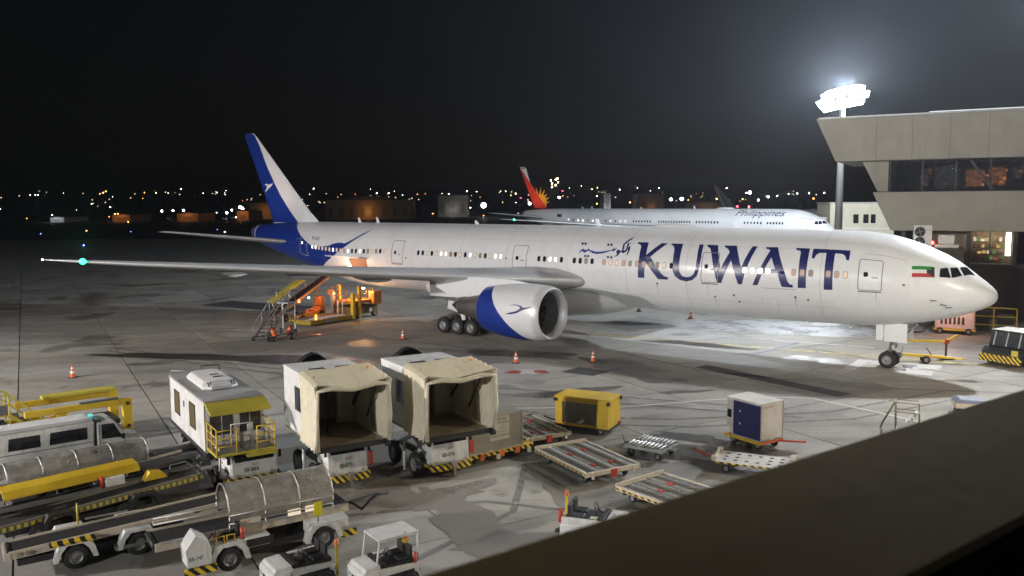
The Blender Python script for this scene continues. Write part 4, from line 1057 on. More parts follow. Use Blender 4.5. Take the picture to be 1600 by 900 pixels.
# ---------------- high-lift trucks with canvas hood
def highlift(label, loc, hd, number, seed, wsc):
    rn = random.Random(seed)
    t = thing('high_lift_truck', label, 'truck', loc, hd, 'high-lift trucks with canvas hoods')
    X0 = -4.1
    fl = MB().box(X0, .02, -1.5, 1.5, 1.94, 2.03).build('deck', PLATE, t)
    MB().box(.02, .09, -1.55, 1.58, 1.88, 2.06).build('deck_edge', DARK, t)
    cylp('bumper_roller', t, (.1, 1.5, 1.92), (.1, 1.68, 1.92), .13, BLACK)
    wl = MB().box(X0, -1.3, -1.5, -1.45, 2.03, 4.3).build('side_wall', WHITE, t)
    wr = MB().box(X0, -1.3, 1.45, 1.5, 2.03, 4.3).build('side_wall', WHITE, t)
    bw = MB().box(X0, X0 + .05, -1.45, 1.45, 2.03, 4.3).build('rear_wall', INSIDE, t)
    rf = MB().box(X0 - .02, -1.0, -1.52, 1.52, 4.3, 4.38).build('roof', WHITE, t, bevel=.02)
    for y in (-.9, .35): MB().box(-2.55, -1.85, y, y + .7, 4.384, 4.41).build('roof_hatch', DARK, rf)
    wn = MB().box(-2.7, -2.0, -1.512, -1.502, 2.9, 3.8).build('window', GLASS, wl)
    # lining and cabinet inside
    MB().box(X0 + .05, -1.2, -1.447, -1.43, 2.05, 4.28).build('lining_panel', INSIDE, wl); MB().box(X0 + .05, -1.2, 1.43, 1.447, 2.05, 4.28).build('lining_panel', INSIDE, wr)
    cb = MB().box(-3.2, -2.9, .6, 1.4, 2.04, 3.9).build('cabinet', WHITE, t, bevel=.03)
    MB().box(-2.896, -2.89, .68, 1.32, 2.2, 3.7).build('cabinet_door', INSIDE, cb)
    for y, s in ((-1.35, 1), (1.35, -1)):
        MB().bar((-3.6, y, 2.1), (-1.4, y, 4.2), .07).build('brace', DARK, t)
        MB().bar((-1.4, y, 2.6), (-.3, y, 4.1), .06).build('brace', DARK, t)
    MB().cyl((-1.9, -.35, 2.04), (-1.9, -.35, 4.3), .05, n=8).build('grab_pole', WHITE if seed == 2 else DARK, t)
    # canvas hood: pleated roof and sides that reach the aircraft
    def hood(z0, bulge):
        n = 11
        rings = []
        for k in range(n + 1):
            x = -1.7 + 1.95 * k / n
            pl = (.15 if k % 2 else 0) + .03 * rn.random()
            w = 1.56 + pl + .05 * k / n; zt = 4.42 + pl - .16 * (k / n) ** 2 - .06 * rn.random() * k / n
            sag = .16 * (k / n)
            ring = [(x - .10 * (k / n), -w - .02, 2.02 - .05 * rn.random())]
            ring += [(x + .03 * math.sin(5 * a + k), -w + .06 * math.sin(3 * a) * (k / n) + pl * .3, 2.02 + (zt - 2.12) * a) for a in (.25, .5, .75)]
            ring += [(x, -w + .02, zt - .10), (x, -w + .16, zt)]
            ring += [(x + .02 * math.sin(7 * b), -w + .16 + (2 * w - .32) * b, zt - sag * math.sin(PI * b) + .03 * math.sin(9 * b + seed + k * .5)) for b in (.2, .4, .6, .8)]
            ring += [(x, w - .16, zt), (x, w - .02, zt - .10)]
            ring += [(x + .03 * math.sin(4 * a + k), w - .06 * math.sin(3 * a) * (k / n) - pl * .3, 2.02 + (zt - 2.12) * a) for a in (.75, .5, .25)]
            ring += [(x - .10 * (k / n), w + .02, 2.02 - .05 * rn.random())]
            rings.append(ring)
        return MB().loft(rings, close=False, smooth=False)
    ho = hood(2.0, .1).build('canvas_hood', CREAM, t)
    sd = ho.modifiers.new('thick', 'SOLIDIFY'); sd.thickness = .045
    # padded front edge
    pts = [(.22, -1.62, 2.0), (.25, -1.66, 3.0), (.24, -1.6, 4.12), (.27, -1.0, 4.2), (.26, 0, 4.08), (.27, 1.0, 4.2), (.24, 1.6, 4.14), (.25, 1.66, 3.0), (.22, 1.62, 2.05)]
    MB().tube(pts, .10, 8).build('hood_front_pad', CREAM, t)
    beacon(t, (-1.15, 1.3, 4.38))
    MB().cyl((-.6, -1.4, 4.3), (-.6, -1.4, 4.5), .03, n=6).build('aerial', DARK, t)
    # black bellows hood at the rear
    rr = []
    for k in range(9):
        x = X0 - .05 - 1.5 * math.sin(k / 8 * PI / 2); sc = math.cos(k / 8 * PI / 2 * .8) * (1.03 if k % 2 else 1)
        rr.append([(x, 1.35 * sc * math.cos(a), 2.3 + 2.35 * sc * math.sin(a)) for a in [PI * i / 14 for i in range(15)]])
    MB().loft(rr, close=False, smooth=False).build('rear_bellows', BLACK, t)
    # scissor lift, chassis, cab, wheels
    MB().box(-4.3, -1.3, -.5, -.36, .6, .85).build('chassis_rail', DARK, t); MB().box(-4.3, -1.3, .36, .5, .6, .85).build('chassis_rail', DARK, t)
    for y in (-.75, .75):
        MB().bar((-4.0, y, .85), (-1.7, y, 1.9), .14).build('scissor_arm', STEEL, t)
        MB().bar((-4.0, y + .16, 1.9), (-1.7, y + .16, .85), .14).build('scissor_arm', STEEL, t)
    cab_body(t, -2.5, -1.25, -.62, 1.24, .52, 1.80, WHITE, number, .22)
    s_ = MB().box(-2.2, -1.8, .0, .45, 1.2, 1.75).build('driver_seat', BLACK, t)
    MB().box(-1.12, -.95, .3, .42, .12, .55).box(-1.14, -.93, .22, .5, .50, .62).build('front_jack', STEEL, t)
    MB().box(-1.4, -1.2, 1.36, 1.5, .75, 1.3).build('extinguisher', RED, t, bevel=.04)
    for y, x in ((-.95, -2.0), (1.2, -2.0), (-.95, -4.0), (1.2, -4.0)): wheel(t, (x, y, .48), .48, .3, RIM)
    MB().cyl((-2.4, -1.3, .2), (-2.4, -1.3, 1.4), .06).build('outrigger', WHITE, t)
    t.scale = (1, wsc, 1)
    for z in (.5, .8, 1.1): MB().bar((-1.75, -1.1, z), (-1.45, -1.1, z), .05).build('ladder_rung', STEEL, t)
    return t
highlift('white lift truck number 00-075 with cream canvas hood beside the railed-platform truck', (-5.72, 29.3, 0), R(-59), '00-075', 1, .82)
highlift('white lift truck number 00-076 with cream canvas hood beside the aluminium container', (-2.0, 30.6, 0), R(-58.2), '00-076', 2, .88)
# ---------------- pallets and container dollies
def roller_bank(x0, x1, y0, y1, z, n, r=.035):
    m = MB()
    for i in range(n):
        x = x0 + (x1 - x0) * (i + .5) / n
        m.cyl((x, y0, z), (x, y1, z), r, n=7)
    return m
def dolly_wheels(t, L, W, r=.16):
    for x in (-L * .36, L * .36):
        for y in (-W * .36, W * .36):
            wheel(t, (x, y, r), r, .11, RIM)
            MB().box(x - .1, x + .1, y - .09, y + .09, r * 1.75, .36).build('wheel_fork', DARK, t)
def pallet_dolly(label, loc, hd, L, W, z=.52, frame=None, banks=3, group='pallet dollies'):
    t = thing('pallet_dolly', label, 'dolly', loc, hd, group)
    frame = frame or CREAMP
    for y in (-W / 2 + .05, W / 2 - .05): MB().box(-L / 2, L / 2, y - .05, y + .05, z - .13, z + .03).build('side_rail', frame, t, bevel=.01)
    for x in (-L / 2 + .05, L / 2 - .05): MB().box(x - .06, x + .06, -W / 2, W / 2, z - .15, z + .012).build('end_rail', frame, t, bevel=.01)
    MB().box(-L / 2 - .02, -L / 2 + .06, -W / 2, W / 2, z + .012, z + .1).build('end_stop', frame, t)
    bw = (W - .2) / banks
    for k in range(banks):
        y0 = -W / 2 + .1 + k * bw
        if k: MB().box(-L / 2 + .1, L / 2 - .1, y0 - .1, y0 + .1, z - .1, z - .012).build('walkway', frame, t)
        b = roller_bank(-L / 2 + .12, L / 2 - .12, y0 + .13, y0 + bw - .13, z - .02, int(L / .135)).build('rollers', ROLL, t)
        tag(b, kind='stuff')
        for yy in (y0 + .1, y0 + bw - .1): MB().box(-L / 2 + .1, L / 2 - .1, yy - .018, yy + .018, z - .10, z + .02).build('roller_channel', STEEL, t)
    for x in (-L * .42, 0, L * .42): MB().box(x - .05, x + .05, -W / 2 + .1, W / 2 - .1, z - .26, z - .15).build('cross_member', DARK, t)
    for x, y in ((-L * .12, -W * .17), (L * .30, -W * .17), (L * .30, W * .17), (-L * .2, W * .17)):
        MB().box(x - .12, x + .12, y - .06, y + .06, z - .008, z + .05).build('pallet_lock', RED, t)
    MB().box(L / 2 + .01, L / 2 + .08, -.12, .12, z - .28, z + .02).build('end_lock', RED, t)
    for y in (-W * .38, W * .38): MB().box(L / 2 + .01, L / 2 + .05, y - .06, y + .06, z - .24, z).build('reflector_post', CREAMP, t)
    MB().box(-L / 2 + .02, L / 2 - .02, -W / 2 - .008, -W / 2 - .002, z - .10, z - .04).build('edge_stripe', HAZARD, t)
    dolly_wheels(t, L, W)
    return t
pallet_dolly('large empty roller pallet dolly with cream frame in the middle of the row', (2.9, 32.62, 0), R(-61), 3.75, 2.5)
pallet_dolly('empty roller pallet dolly between the aluminium container and the yellow cart', (0.75, 37.15, 0), R(-61), 3.4, 2.3)
pallet_dolly('roller pallet dolly cut off by the dark ledge, nearest the ledge', (5.75, 28.4, 0), R(-51), 3.6, 2.5)
# small silver roller dolly
t = thing('container_dolly', 'small silver roller dolly with black wheels beside the big pallet dolly', 'dolly', (5.82, 34.5, 0), R(-36), 'small dollies')
for y in (-.85, 0, .85): MB().box(-.85, .85, y - .05, y + .05, .40, .5).build('side_rail', ALU, t, bevel=.01)
for x in (-.8, .8): MB().box(x - .05, x + .05, -.85, .85, .36, .44).build('end_rail', ALU, t)
for i in range(9):
    x = -.72 + i * .18
    for y0, y1 in ((-.8, -.08), (.08, .8)): MB().cyl((x, y0, .52), (x, y1, .52), .05, n=8).build('roller', STEEL, t)
dolly_wheels(t, 1.7, 1.7)
MB().tube([(-.85, .1, .4), (-1.3, .1, .3), (-1.6, .4, .5)], .025).build('drawbar', DARK, t)
MB().box(.85, 1.2, -.1, .1, .34, .42).build('hitch', STEEL, t)
# white deck dolly
t = thing('container_dolly', 'white solid-deck dolly with holes and red drawbar below the blue container', 'dolly', (9.45, 32.15, 0), R(-25), 'small dollies')
dk = MB().box(-1.45, 1.45, -.75, .75, .40, .50).build('deck', WHITE, t, bevel=.02)
for i in range(6):
    for y in (-.42, 0.0, .42):
        if abs(i - 2.5) < 1 and y == 0: continue
        cylp('deck_hole', dk, (-1.05 + i * .42, y, .501), (-1.05 + i * .42, y, .506), .085, BLACK, 10)
for x in (-1.42, 1.42):
    for y in (-.62, .62): MB().box(x - .1, x + .1, y - .12, y + .12, .5, .66).build('corner_guide', CREAMP, t, bevel=.02)
MB().box(-1.47, -1.40, -.7, .7, .5, .62).build('end_stop', CREAMP, t)
MB().box(-1.44, 1.44, -.762, -.752, .41, .47).build('edge_stripe', HAZARD, t)
dolly_wheels(t, 2.7, 1.4)
MB().tube([(-1.45, .1, .38), (-2.0, .5, .36), (-2.6, .9, .4)], .04).build('drawbar', RED, t)
# yellow enclosed baggage cart
t = thing('baggage_cart', 'yellow box cart with a torn grey plastic curtain in its side', 'cart', (3.5, 38.35, 0), R(-27))
bx = thing_part('box_body', t)
MB().box(-1.3, 1.3, .75, .8, .35, 1.62).build('back_panel', YELLOW, bx)
MB().box(-1.3, -.95, -.8, .8, .35, 1.62).build('left_panel', YELLOW, bx, bevel=.02)
MB().box(.72, 1.3, -.8, .8, .35, 1.62).build('right_panel', YELLOW, bx, bevel=.02)
MB().box(-.95, .72, -.8, -.72, .35, .46).build('lower_rail', YELLOW, bx)
MB().box(-.95, .72, -.8, -.72, 1.46, 1.62).build('upper_rail', YELLOW, bx)
MB().prism([(-.84, 1.62), (.84, 1.62), (.78, 1.70), (-.78, 1.70)], -1.36, 1.36, 'x').build('roof', YELLOW, t, bevel=.02)
cu_ = MB(); cols = 14; rws = 6; rn = random.Random(5)
cu_.loft([[(-.95 + 1.67 * i / cols, -.76 + .03 * math.sin(i * 1.7 + j) + .02 * rn.random(), .47 + 1.0 * j / rws) for i in range(cols + 1)] for j in range(rws + 1)], close=False, smooth=True)
cu_.build('plastic_curtain', paint('grey_curtain', (.17, .16, .14), .3, dirt=.4, scale=3), t)
MB().add([(-.25, -.79, .5), (.05, -.8, .72), (.15, -.79, .62), (0.0, -.79, .5)], [(0, 1, 2, 3)]).build('curtain_tear', CREAM, t)
for x in (-1.3, 1.3):
    for y in (-.8, .8): MB().box(x - .07, x + .07, y - .06, y + .06, 1.45, 1.6).build('corner_bracket', BLACK, t)
MB().box(-1.35, 1.35, -.78, .78, .26, .35).build('chassis', DARK, t)
MB().box(1.3, 1.36, .5, .7, .3, .45).build('tail_lamp', REDL, t)
dolly_wheels(t, 2.4, 1.5)
MB().tube([(-1.35, 0, .3), (-1.9, .1, .3), (-2.4, .3, .35)], .035).build('drawbar', DARK, t)
# blue-fronted air container on its dolly
t = thing('container_dolly', 'orange wheeled dolly with red drawbar carrying the blue-fronted container', 'dolly', (10.55, 35.95, 0), R(-57), 'small dollies')
MB().box(-1.0, 1.0, -.75, .75, .28, .40).build('deck', ORANGE, t, bevel=.02)
MB().box(-1.02, 1.02, -.78, -.752, .30, .42).build('edge_stripe', YELLOW, t)
for y in (-.4, .4): cylp('roller_bar', t, (.98, y - .2, .44), (.98, y + .2, .44), .04, STEEL)
dolly_wheels(t, 1.9, 1.4, .19)
MB().tube([(1.0, .35, .34), (1.35, .9, .3), (1.55, 1.5, .22)], .045).build('drawbar', RED, t)
MB().cyl((.7, .72, .4), (.7, .72, .75), .03, n=6).build('brake_lever', RED, t)
c = thing('air_container', 'white air cargo container with dark blue curtain front standing on the orange dolly', 'container', (10.55, 35.95, .405), R(-57))
MB().prism([(-.62, 0), (.95, 0), (.95, 1.62), (-.95, 1.62), (-.95, .45)], -.70, .70, 'y').build('shell', paint('container_white', (.72, .68, .62), .5, dirt=.5, scale=1.6), c, bevel=.015)
MB().box(-.55, .93, -.718, -.704, .05, 1.55).build('blue_curtain', paint('curtain_navy', (.025, .03, .12), .5, dirt=.3), c)
for z in (.55, 1.1): MB().box(-.2, -.13, -.74, -.719, z, z + .08).build('buckle', WHITE, c)
MB().box(-.9, -.66, -.712, -.703, .75, 1.1).build('end_window', GLASS, c)
MB().box(-.97, .97, -.72, .72, 1.62, 1.66).build('roof', paint('container_roof', (.70, .69, .66), .5, dirt=.3), c)
for x, a, b in ((.953, -.7, .7),):
    for y in (a, b): MB().box(x, x + .02, y - .03, y + .03, .02, 1.6).build('edge_post', ALU, c)
lettering('AKE 57210', .13, INKRED, c, face_mtx((.96, -.55, 1.42), (0, 1, 0), (0, 0, 1)), 'container_code')
# aluminium container on yellow dolly, with placard
t = thing('container_dolly', 'yellow and orange dolly carrying the plain aluminium container', 'dolly', (-1.15, 34.6, 0), R(37), 'small dollies')
MB().box(-1.5, 1.75, -1.0, 1.0, .30, .44).build('deck', YELLOW, t, bevel=.02)
MB().box(-1.5, 1.75, -1.03, -1.002, .28, .42).build('edge_stripe', HAZARD, t)
for x in (-.9, .1, .9): MB().box(x - .1, x + .1, -1.08, -1.032, .18, .44).build('locking_post', ORANGE, t)
for x in (-.1, 1.5): MB().box(x - .08, x + .08, -1.1, -1.032, .1, .3).build('reflector_post', CREAMP, t)
dolly_wheels(t, 2.9, 1.8)
c = thing('air_container', 'plain aluminium cargo container with placards between lift truck and roller dolly', 'container', (-1.15, 34.6, .445), R(37))
MB().box(-1.45, 1.2, -.98, .75, 0, 1.5).build('shell', paint('dull_aluminium', (.40, .38, .32), .5, .45, dirt=.4, scale=1.4), c, bevel=.012)
for x in (-1.45, 1.2):
    MB().box(x - .035, x + .035, -1.0, -.975, 0, 1.5).build('edge_post', ALU, c)
for z in (.03, 1.47): MB().box(-1.41, 1.16, -1.0, -.975, z - .03, z + .03).build('edge_rail', ALU, c)
PLAC = paint('placard_white', (.66, .62, .50), .6, dirt=.35, scale=3, bump=0)
MB().box(-.45, .52, -.99, -.982, 1.16, 1.40).build('code_placard', PLAC, c)
MB().box(-.45, .52, -.99, -.982, .42, 1.10).build('name_placard', PLAC, c)
lettering('P 14703 KU', .19, INK, c, face_mtx((-.42, -.993, 1.21), (1, 0, 0), (0, 0, 1)), 'container_code', sx=.85)
lettering('KUWAIT AIRWAYS', .135, INK, c, face_mtx((-.42, -.993, .55), (1, 0, 0), (0, 0, 1)), 'airline_name', sx=.85)
MB().box(-.35, .45, -.992, -.991, .76, .775).box(-.3, .4, -.992, -.991, .90, .91).build('placard_lines', OUTL, c)
# ---------------- traffic cones
CONEO = paint('cone_orange', (.72, .12, .03), .5, dirt=.4)
def cone(label, x, y, s=1.0, lean=0):
    t = thing('traffic_cone', label, 'cone', (x, y, 0), lean, 'traffic cones on the apron')
    MB().box(-.24 * s, .24 * s, -.24 * s, .24 * s, 0, .05 * s).build('base', BLACK, t, bevel=.01)
    MB().lathe([(.05 * s, .19 * s), (.75 * s, .05 * s), (.82 * s, .03 * s), (.82 * s, .001)], axis='z', n=14).build('body', CONEO, t)
    for z0, z1 in ((.28, .42), (.55, .65)):
        r_ = lambda z: (.19 - .14 * (z - .05) / .7) * s + .006
        MB().lathe([(z0 * s, r_(z0)), (z1 * s, r_(z1))], axis='z', n=14).build('reflective_band', WHITE, t)
cone('orange cone alone on the dark concrete at the left', -27.06, 50.98, 1.0)
cone('orange cone beside the red and white ground disc', .23, 55.0, .95)
cone('orange cone on the damp patch right of the engine', 5.39, 55.3, .95)
cone('yellowish cone left of the main landing gear', -8.53, 65.0, 1.0)
cone('cone under the fuselage ahead of the wing', 16.2, 75.7, 1.0)
cone('cone under the belly behind the wing root', 12.3, 80.9, 1.0)
# ---------------- belt loaders parked in a block
def conveyor(t, x0, x1, w, z0, z1, side_mat, rails=True, teeth=False):
    """Belt frame from x0 (height z0) to x1 (height z1)."""
    Z = lambda x: z0 + (z1 - z0) * (x - x0) / (x1 - x0)
    b = MB().add([(x0, -w / 2 + .08, z0), (x1, -w / 2 + .08, z1), (x1, w / 2 - .08, z1), (x0, w / 2 - .08, z0), (x0, -w / 2 + .08, z0 - .06), (x1, -w / 2 + .08, z1 - .06), (x1, w / 2 - .08, z1 - .06), (x0, w / 2 - .08, z0 - .06)],
                 [(0, 1, 2, 3), (4, 7, 6, 5), (0, 4, 5, 1), (2, 6, 7, 3), (1, 5, 6, 2), (0, 3, 7, 4)]).build('belt', BELT, t)
    for y in (-w / 2 + .03, w / 2 - .03):
        m = MB().add([(x0, y - .035, z0 - .18), (x1, y - .035, z1 - .18), (x1, y + .035, z1 - .18), (x0, y + .035, z0 - .18), (x0, y - .035, z0 + .05), (x1, y - .035, z1 + .05), (x1, y + .035, z1 + .05), (x0, y + .035, z0 + .05)],
                     [(0, 3, 2, 1), (4, 5, 6, 7), (0, 1, 5, 4), (1, 2, 6, 5), (2, 3, 7, 6), (3, 0, 4, 7)])
        m.build('belt_frame', side_mat, t)
    for x, z in ((x0, z0), (x1, z1)): cylp('end_roller', t, (x, -w / 2 + .07, z - .03), (x, w / 2 - .07, z - .03), .07, DARK)
    if teeth:
        n = int((x1 - x0) / .2)
        for i in range(n):
            x = x0 + .1 + i * .2
            MB().box(x, x + .10, -w / 2 - .03, -w / 2 + .0, Z(x) - .14, Z(x) - .02).build('edge_block', OLIVE, t)
    n = int((x1 - x0) / .9)
    for i in range(n + 1):
        x = x0 + (x1 - x0) * i / n
        MB().box(x - .03, x + .03, -w / 2 + .07, w / 2 - .07, Z(x) - .20, Z(x) - .14).build('cross_member', DARK, t)
    return b
def loader_chassis(t, L, w, body, x=0.0, wb=1.42, r=.36, cab=True, number=None):
    MB().box(x - L / 2, x + L / 2, -w * .36, w * .36, .34, .52).build('chassis', DARK, t)
    for sx in (-wb, wb):
        for y in (-w / 2, w / 2): wheel(t, (x + sx, y, r), r, .24, RIM)
        for y, s in ((-w / 2, -1), (w / 2, 1)):
            fen = MB().prism([(sx - .58, .30), (sx - .5, .62), (sx - .36, .84), (sx + .36, .84), (sx + .52, .62), (sx + .6, .30), (sx + .46, .30), (sx + .36, .58), (sx + .2, .76), (sx - .2, .76), (sx - .36, .58), (sx - .46, .30)], y - .16, y + .16)
            fen.build('fender', body, t)
# loader 1: plastic tunnel, white cab with fleet number
t = thing('belt_loader', 'white belt loader with clear plastic tunnel, yellow panel and number BB-147', 'belt loader', (-7.47, 24.87, 0), R(33.5), 'belt loaders')
loader_chassis(t, 3.9, 1.5, WHITE)
cv = thing_part('conveyor', t); cv.location = (0, .42, 0)
conveyor(cv, -3.3, 2.5, 1.3, .98, .98, CREAMP)
MB().box(-3.2, 2.4, -.72, -.68, 1.035, 1.09).build('top_rail', ALU, cv)
for z in (1.12, 1.3): rail(cv, [(-3.1, .7, z), (2.3, .7, z)], .025, ALU)
n = 18
rings = []
for i in range(25):
    a = -.35 + (PI + .7) * i / 24
    rings.append((.74 * math.cos(a), 1.46 + .74 * math.sin(a)))
for k, (a_, b_) in enumerate(((-1.25, -.18), (-.18, .88), (.88, 1.95))):
    MB().loft([[(x, y, z) for y, z in rings] for x in (a_ + .02, b_ - .02)], close=False).build('clear_panel', CLEAR, cv)
for x in (-1.25, -.18, .88, 1.95):
    MB().tube([(x, -.74, .95)] + [(x, y, z) for y, z in rings[::-1]] + [(x, .74, .95)], .024, 6).build('hoop', ALU, cv)
MB().add([(1.96, y, z) for y, z in rings], [tuple(range(len(rings)))]).build('end_panel', CLEAR, cv)
for z in (1.2, 1.45): rail(cv, [(-1.25, -.75, z), (1.95, -.75, z)], .022, ALU)
MB().box(-.95, -.35, -.775, -.76, 1.12, 1.28).build('company_plate', PLAC, cv)
lettering('DnT', .12, INKRED, cv, face_mtx((-.9, -.778, 1.15), (1, 0, 0), (0, 0, 1)), 'company_mark', .3)
MB().box(.5, .9, -.74, -.70, 1.06, 1.24).box(1.05, 1.5, -.74, -.70, 1.08, 1.26).build('lit_sheet', glow('sheet_glow', (1, .82, .6), .9), cv)  # two sheets that glow through their own material
cb = MB().prism([(-2.62, .42), (-1.95, .42), (-1.95, .85), (-2.02, 1.12), (-2.36, 1.35), (-2.66, .95)], -1.0, -.3).build('cab_nose', WHITE, t, bevel=.03)
lettering('BB-147', .17, INK, cb, face_mtx((-2.58, -1.003, .62), (1, 0, 0), (0, 0, 1)), 'fleet_number', sx=.8)
MB().box(-2.42, -2.22, -.8, -.5, 1.2, 1.22).build('gauge_panel', OLIVE, cb)
MB().box(-2.7, -1.82, -1.04, -.92, .2, .40).build('bumper', HAZARD, t)
MB().box(-1.9, -.2, -.74, .0, .52, .82).build('engine_cover', WHITE, t, bevel=.03)
MB().box(-.9, -.1, -.75, -.742, .55, .78).build('battery_panel', DARK, t)
MB().box(-1.5, -1.1, -.55, -.1, .82, .92).build('seat', BLACK, t, bevel=.04)
MB().box(-1.12, -1.02, -.55, -.1, .86, 1.25).build('seat_back', BLACK, t, bevel=.03)
for x in (-1.75, -1.45): rail(t, [(x, -.72, .5), (x, -.72, 1.05), (x + .22, -.72, 1.05), (x + .22, -.72, .55)], .025, YELLOW, 'grab_rail')
MB().tube([(-1.95, -.35, .85), (-1.75, -.35, 1.05)], .02).build('steering_column', BLACK, t)
MB().lathe([(-.015, .14), (0, .16), (.015, .14), (0, .12), (-.015, .14)], (-1.72, -.35, 1.08), 'x', 14).build('steering_wheel', BLACK, t)
MB().cyl((-.98, -.65, .82), (-.98, -.65, 1.15), .06, n=10).build('extinguisher', RED, t)
MB().box(.95, 2.25, -.82, -.3, .52, .86).build('rear_cover', WHITE, t, bevel=.04)
MB().box(1.15, 1.42, -.79, -.75, 1.06, 1.5).build('yellow_panel', paint('bright_yellow', (.75, .66, .02), .5, dirt=.25), t, bevel=.02)
MB().box(1.26, 1.3, -.77, -.74, .85, 1.06).build('panel_post', STEEL, t)
MB().box(1.9, 2.5, -.84, -.7, .22, .40).build('rear_bumper', HAZARD, t)
MB().tube([(2.3, .1, .9), (2.7, .05, .95), (3.0, -.1, .7), (3.3, -.1, .95), (3.6, 0, 1.05), (4.0, .05, 1.0)], .05).build('hydraulic_hose', BLACK, t)
MB().bar((2.4, .3, .8), (3.7, .25, .95), .16, .1).build('belt_tip', STEEL, t)
MB().box(-2.0, -.4, .3, .35, .5, .9).build('side_plate', STEEL, t)
# loader 2: low belt with white rail and fender, number 09 086
t = thing('belt_loader', 'low open belt loader with white side rail numbered 09 086', 'belt loader', (-12.5, 24.75, 0), R(34), 'belt loaders')
loader_chassis(t, 4.6, 1.45, WHITE, 0, .85, .36)
conveyor(t, -2.5, 3.6, 1.05, .74, 1.0, CREAMP)
lettering('09 086', .19, INK, t, face_mtx((-2.3, -.568, .61), (1, 0, .04), (0, 0, 1)), 'fleet_number', sx=.9)
MB().box(-2.62, -2.45, -.55, .55, .55, .75).build('tip_bumper', CREAMP, t)
MB().box(-1.5, -.3, -.9, -.56, .8, .86).build('mudguard_top', HAZARD, t)
MB().box(1.3, 3.2, -.72, -.6, .78, .9).build('side_rail', CREAMP, t); MB().box(1.5, 3.6, -.95, -.85, .55, .66).build('side_rail', CREAMP, t)
MB().box(.2, 2.2, -.85, -.5, .3, .42).build('side_step', STEEL, t)
MB().box(1.0, 2.6, -.9, -.82, .3, .38).build('edge_stripe', HAZARD, t)
rail(t, [(-.6, .6, .8), (-.6, .6, 1.5)], .03, OLIVE, 'marker_post')
MB().box(1.7, 2.5, -.72, -.5, .92, .97).build('white_tray', WHITE, t)
MB().box(-.4, .8, .55, .6, .95, 1.0).build('far_rail', ALU, t)
# loader 3: dark belt with toothed yellow edge
t = thing('belt_loader', 'dark open belt loader with yellow and black toothed edge', 'belt loader', (-13.9, 27.3, 0), R(42.5), 'belt loaders')
loader_chassis(t, 4.4, 1.2, DARK, -.6, 1.3, .32)
conveyor(t, -3.6, 3.4, .95, .66, .98, paint('brown_grey_paint', (.20, .17, .13), .5, dirt=.4), teeth=True)
MB().box(-2.9, 2.9, .47, .53, .85, 1.0).build('side_board', STEEL, t)
MB().box(.4, 1.0, .35, .55, 1.0, 1.28).build('extinguisher_box', WHITE, t); MB().cyl((.3, .5, .95), (.3, .5, 1.35), .06).build('extinguisher', RED, t)
MB().prism([(1.6, .95), (2.4, .95), (2.2, 1.2), (1.8, 1.25)], .2, .55).build('yellow_cover', YELLOW, t)
rail(t, [(2.6, .5, .95), (2.6, .5, 1.25), (3.2, .5, 1.28), (3.2, .5, 1.0)], .025, STEEL)
# loader 4: yellow canopy
t = thing('belt_loader', 'belt loader covered by one long yellow canopy', 'belt loader', (-15.0, 27.7, 0), R(44.5), 'belt loaders')
loader_chassis(t, 3.8, 1.1, DARK, 0, 1.3, .32)
conveyor(t, -2.6, 4.2, .85, .70, .86, DARK)
prof_ = [(-.46, 1.22), (-.46, 1.30), (-.26, 1.46), (.26, 1.52), (.42, 1.46), (.42, 1.40), (.24, 1.47), (-.24, 1.41), (-.42, 1.27), (-.42, 1.22)]
MB().loft([[(x, y, z + .01 * x) for y, z in prof_] for x in (-2.1, 0, 2.15)], smooth=False).build('canopy', YELLOW, t, bevel=.01)
for x in (-1.9, -.3, 1.2, 2.0): MB().bar((x, .4, .8), (x, .38, 1.42), .05).build('canopy_post', STEEL, t)
MB().box(-2.5, -2.2, -.4, .1, .8, 1.3).build('control_box', WHITE, t)
# loader 5: plastic tunnel
t = thing('belt_loader', 'belt loader with long clear plastic tunnel in front of the white pickup', 'belt loader', (-15.7, 30.0, 0), R(44), 'belt loaders')
loader_chassis(t, 3.8, 1.2, DARK, 0, 1.3, .32)
conveyor(t, -3.0, 4.4, 1.1, .78, .86, STEEL)
rings = [(.56 * math.cos(a), 1.15 + .56 * math.sin(a)) for a in [-.3 + (PI + .6) * i / 18 for i in range(19)]]
xs_ = [-2.6, -1.5, -.35, .85, 2.1]
for a_, b_ in zip(xs_, xs_[1:]): MB().loft([[(x, y, z) for y, z in rings] for x in (a_ + .02, b_ - .02)], close=False).build('clear_panel', CLEAR, t)
for x in xs_: MB().tube([(x, y, z) for y, z in rings], .028, 6).build('hoop', ALU, t)
rail(t, [(-2.6, -.58, .95), (2.1, -.58, .95)], .03, ALU); MB().bar((2.1, -.5, .95), (3.4, -.45, 1.0), .1, .08).build('side_rail', CREAMP, t)
MB().bar((2.6, .2, .95), (4.3, .1, 1.1), .25, .12).build('belt_tip', STEEL, t)
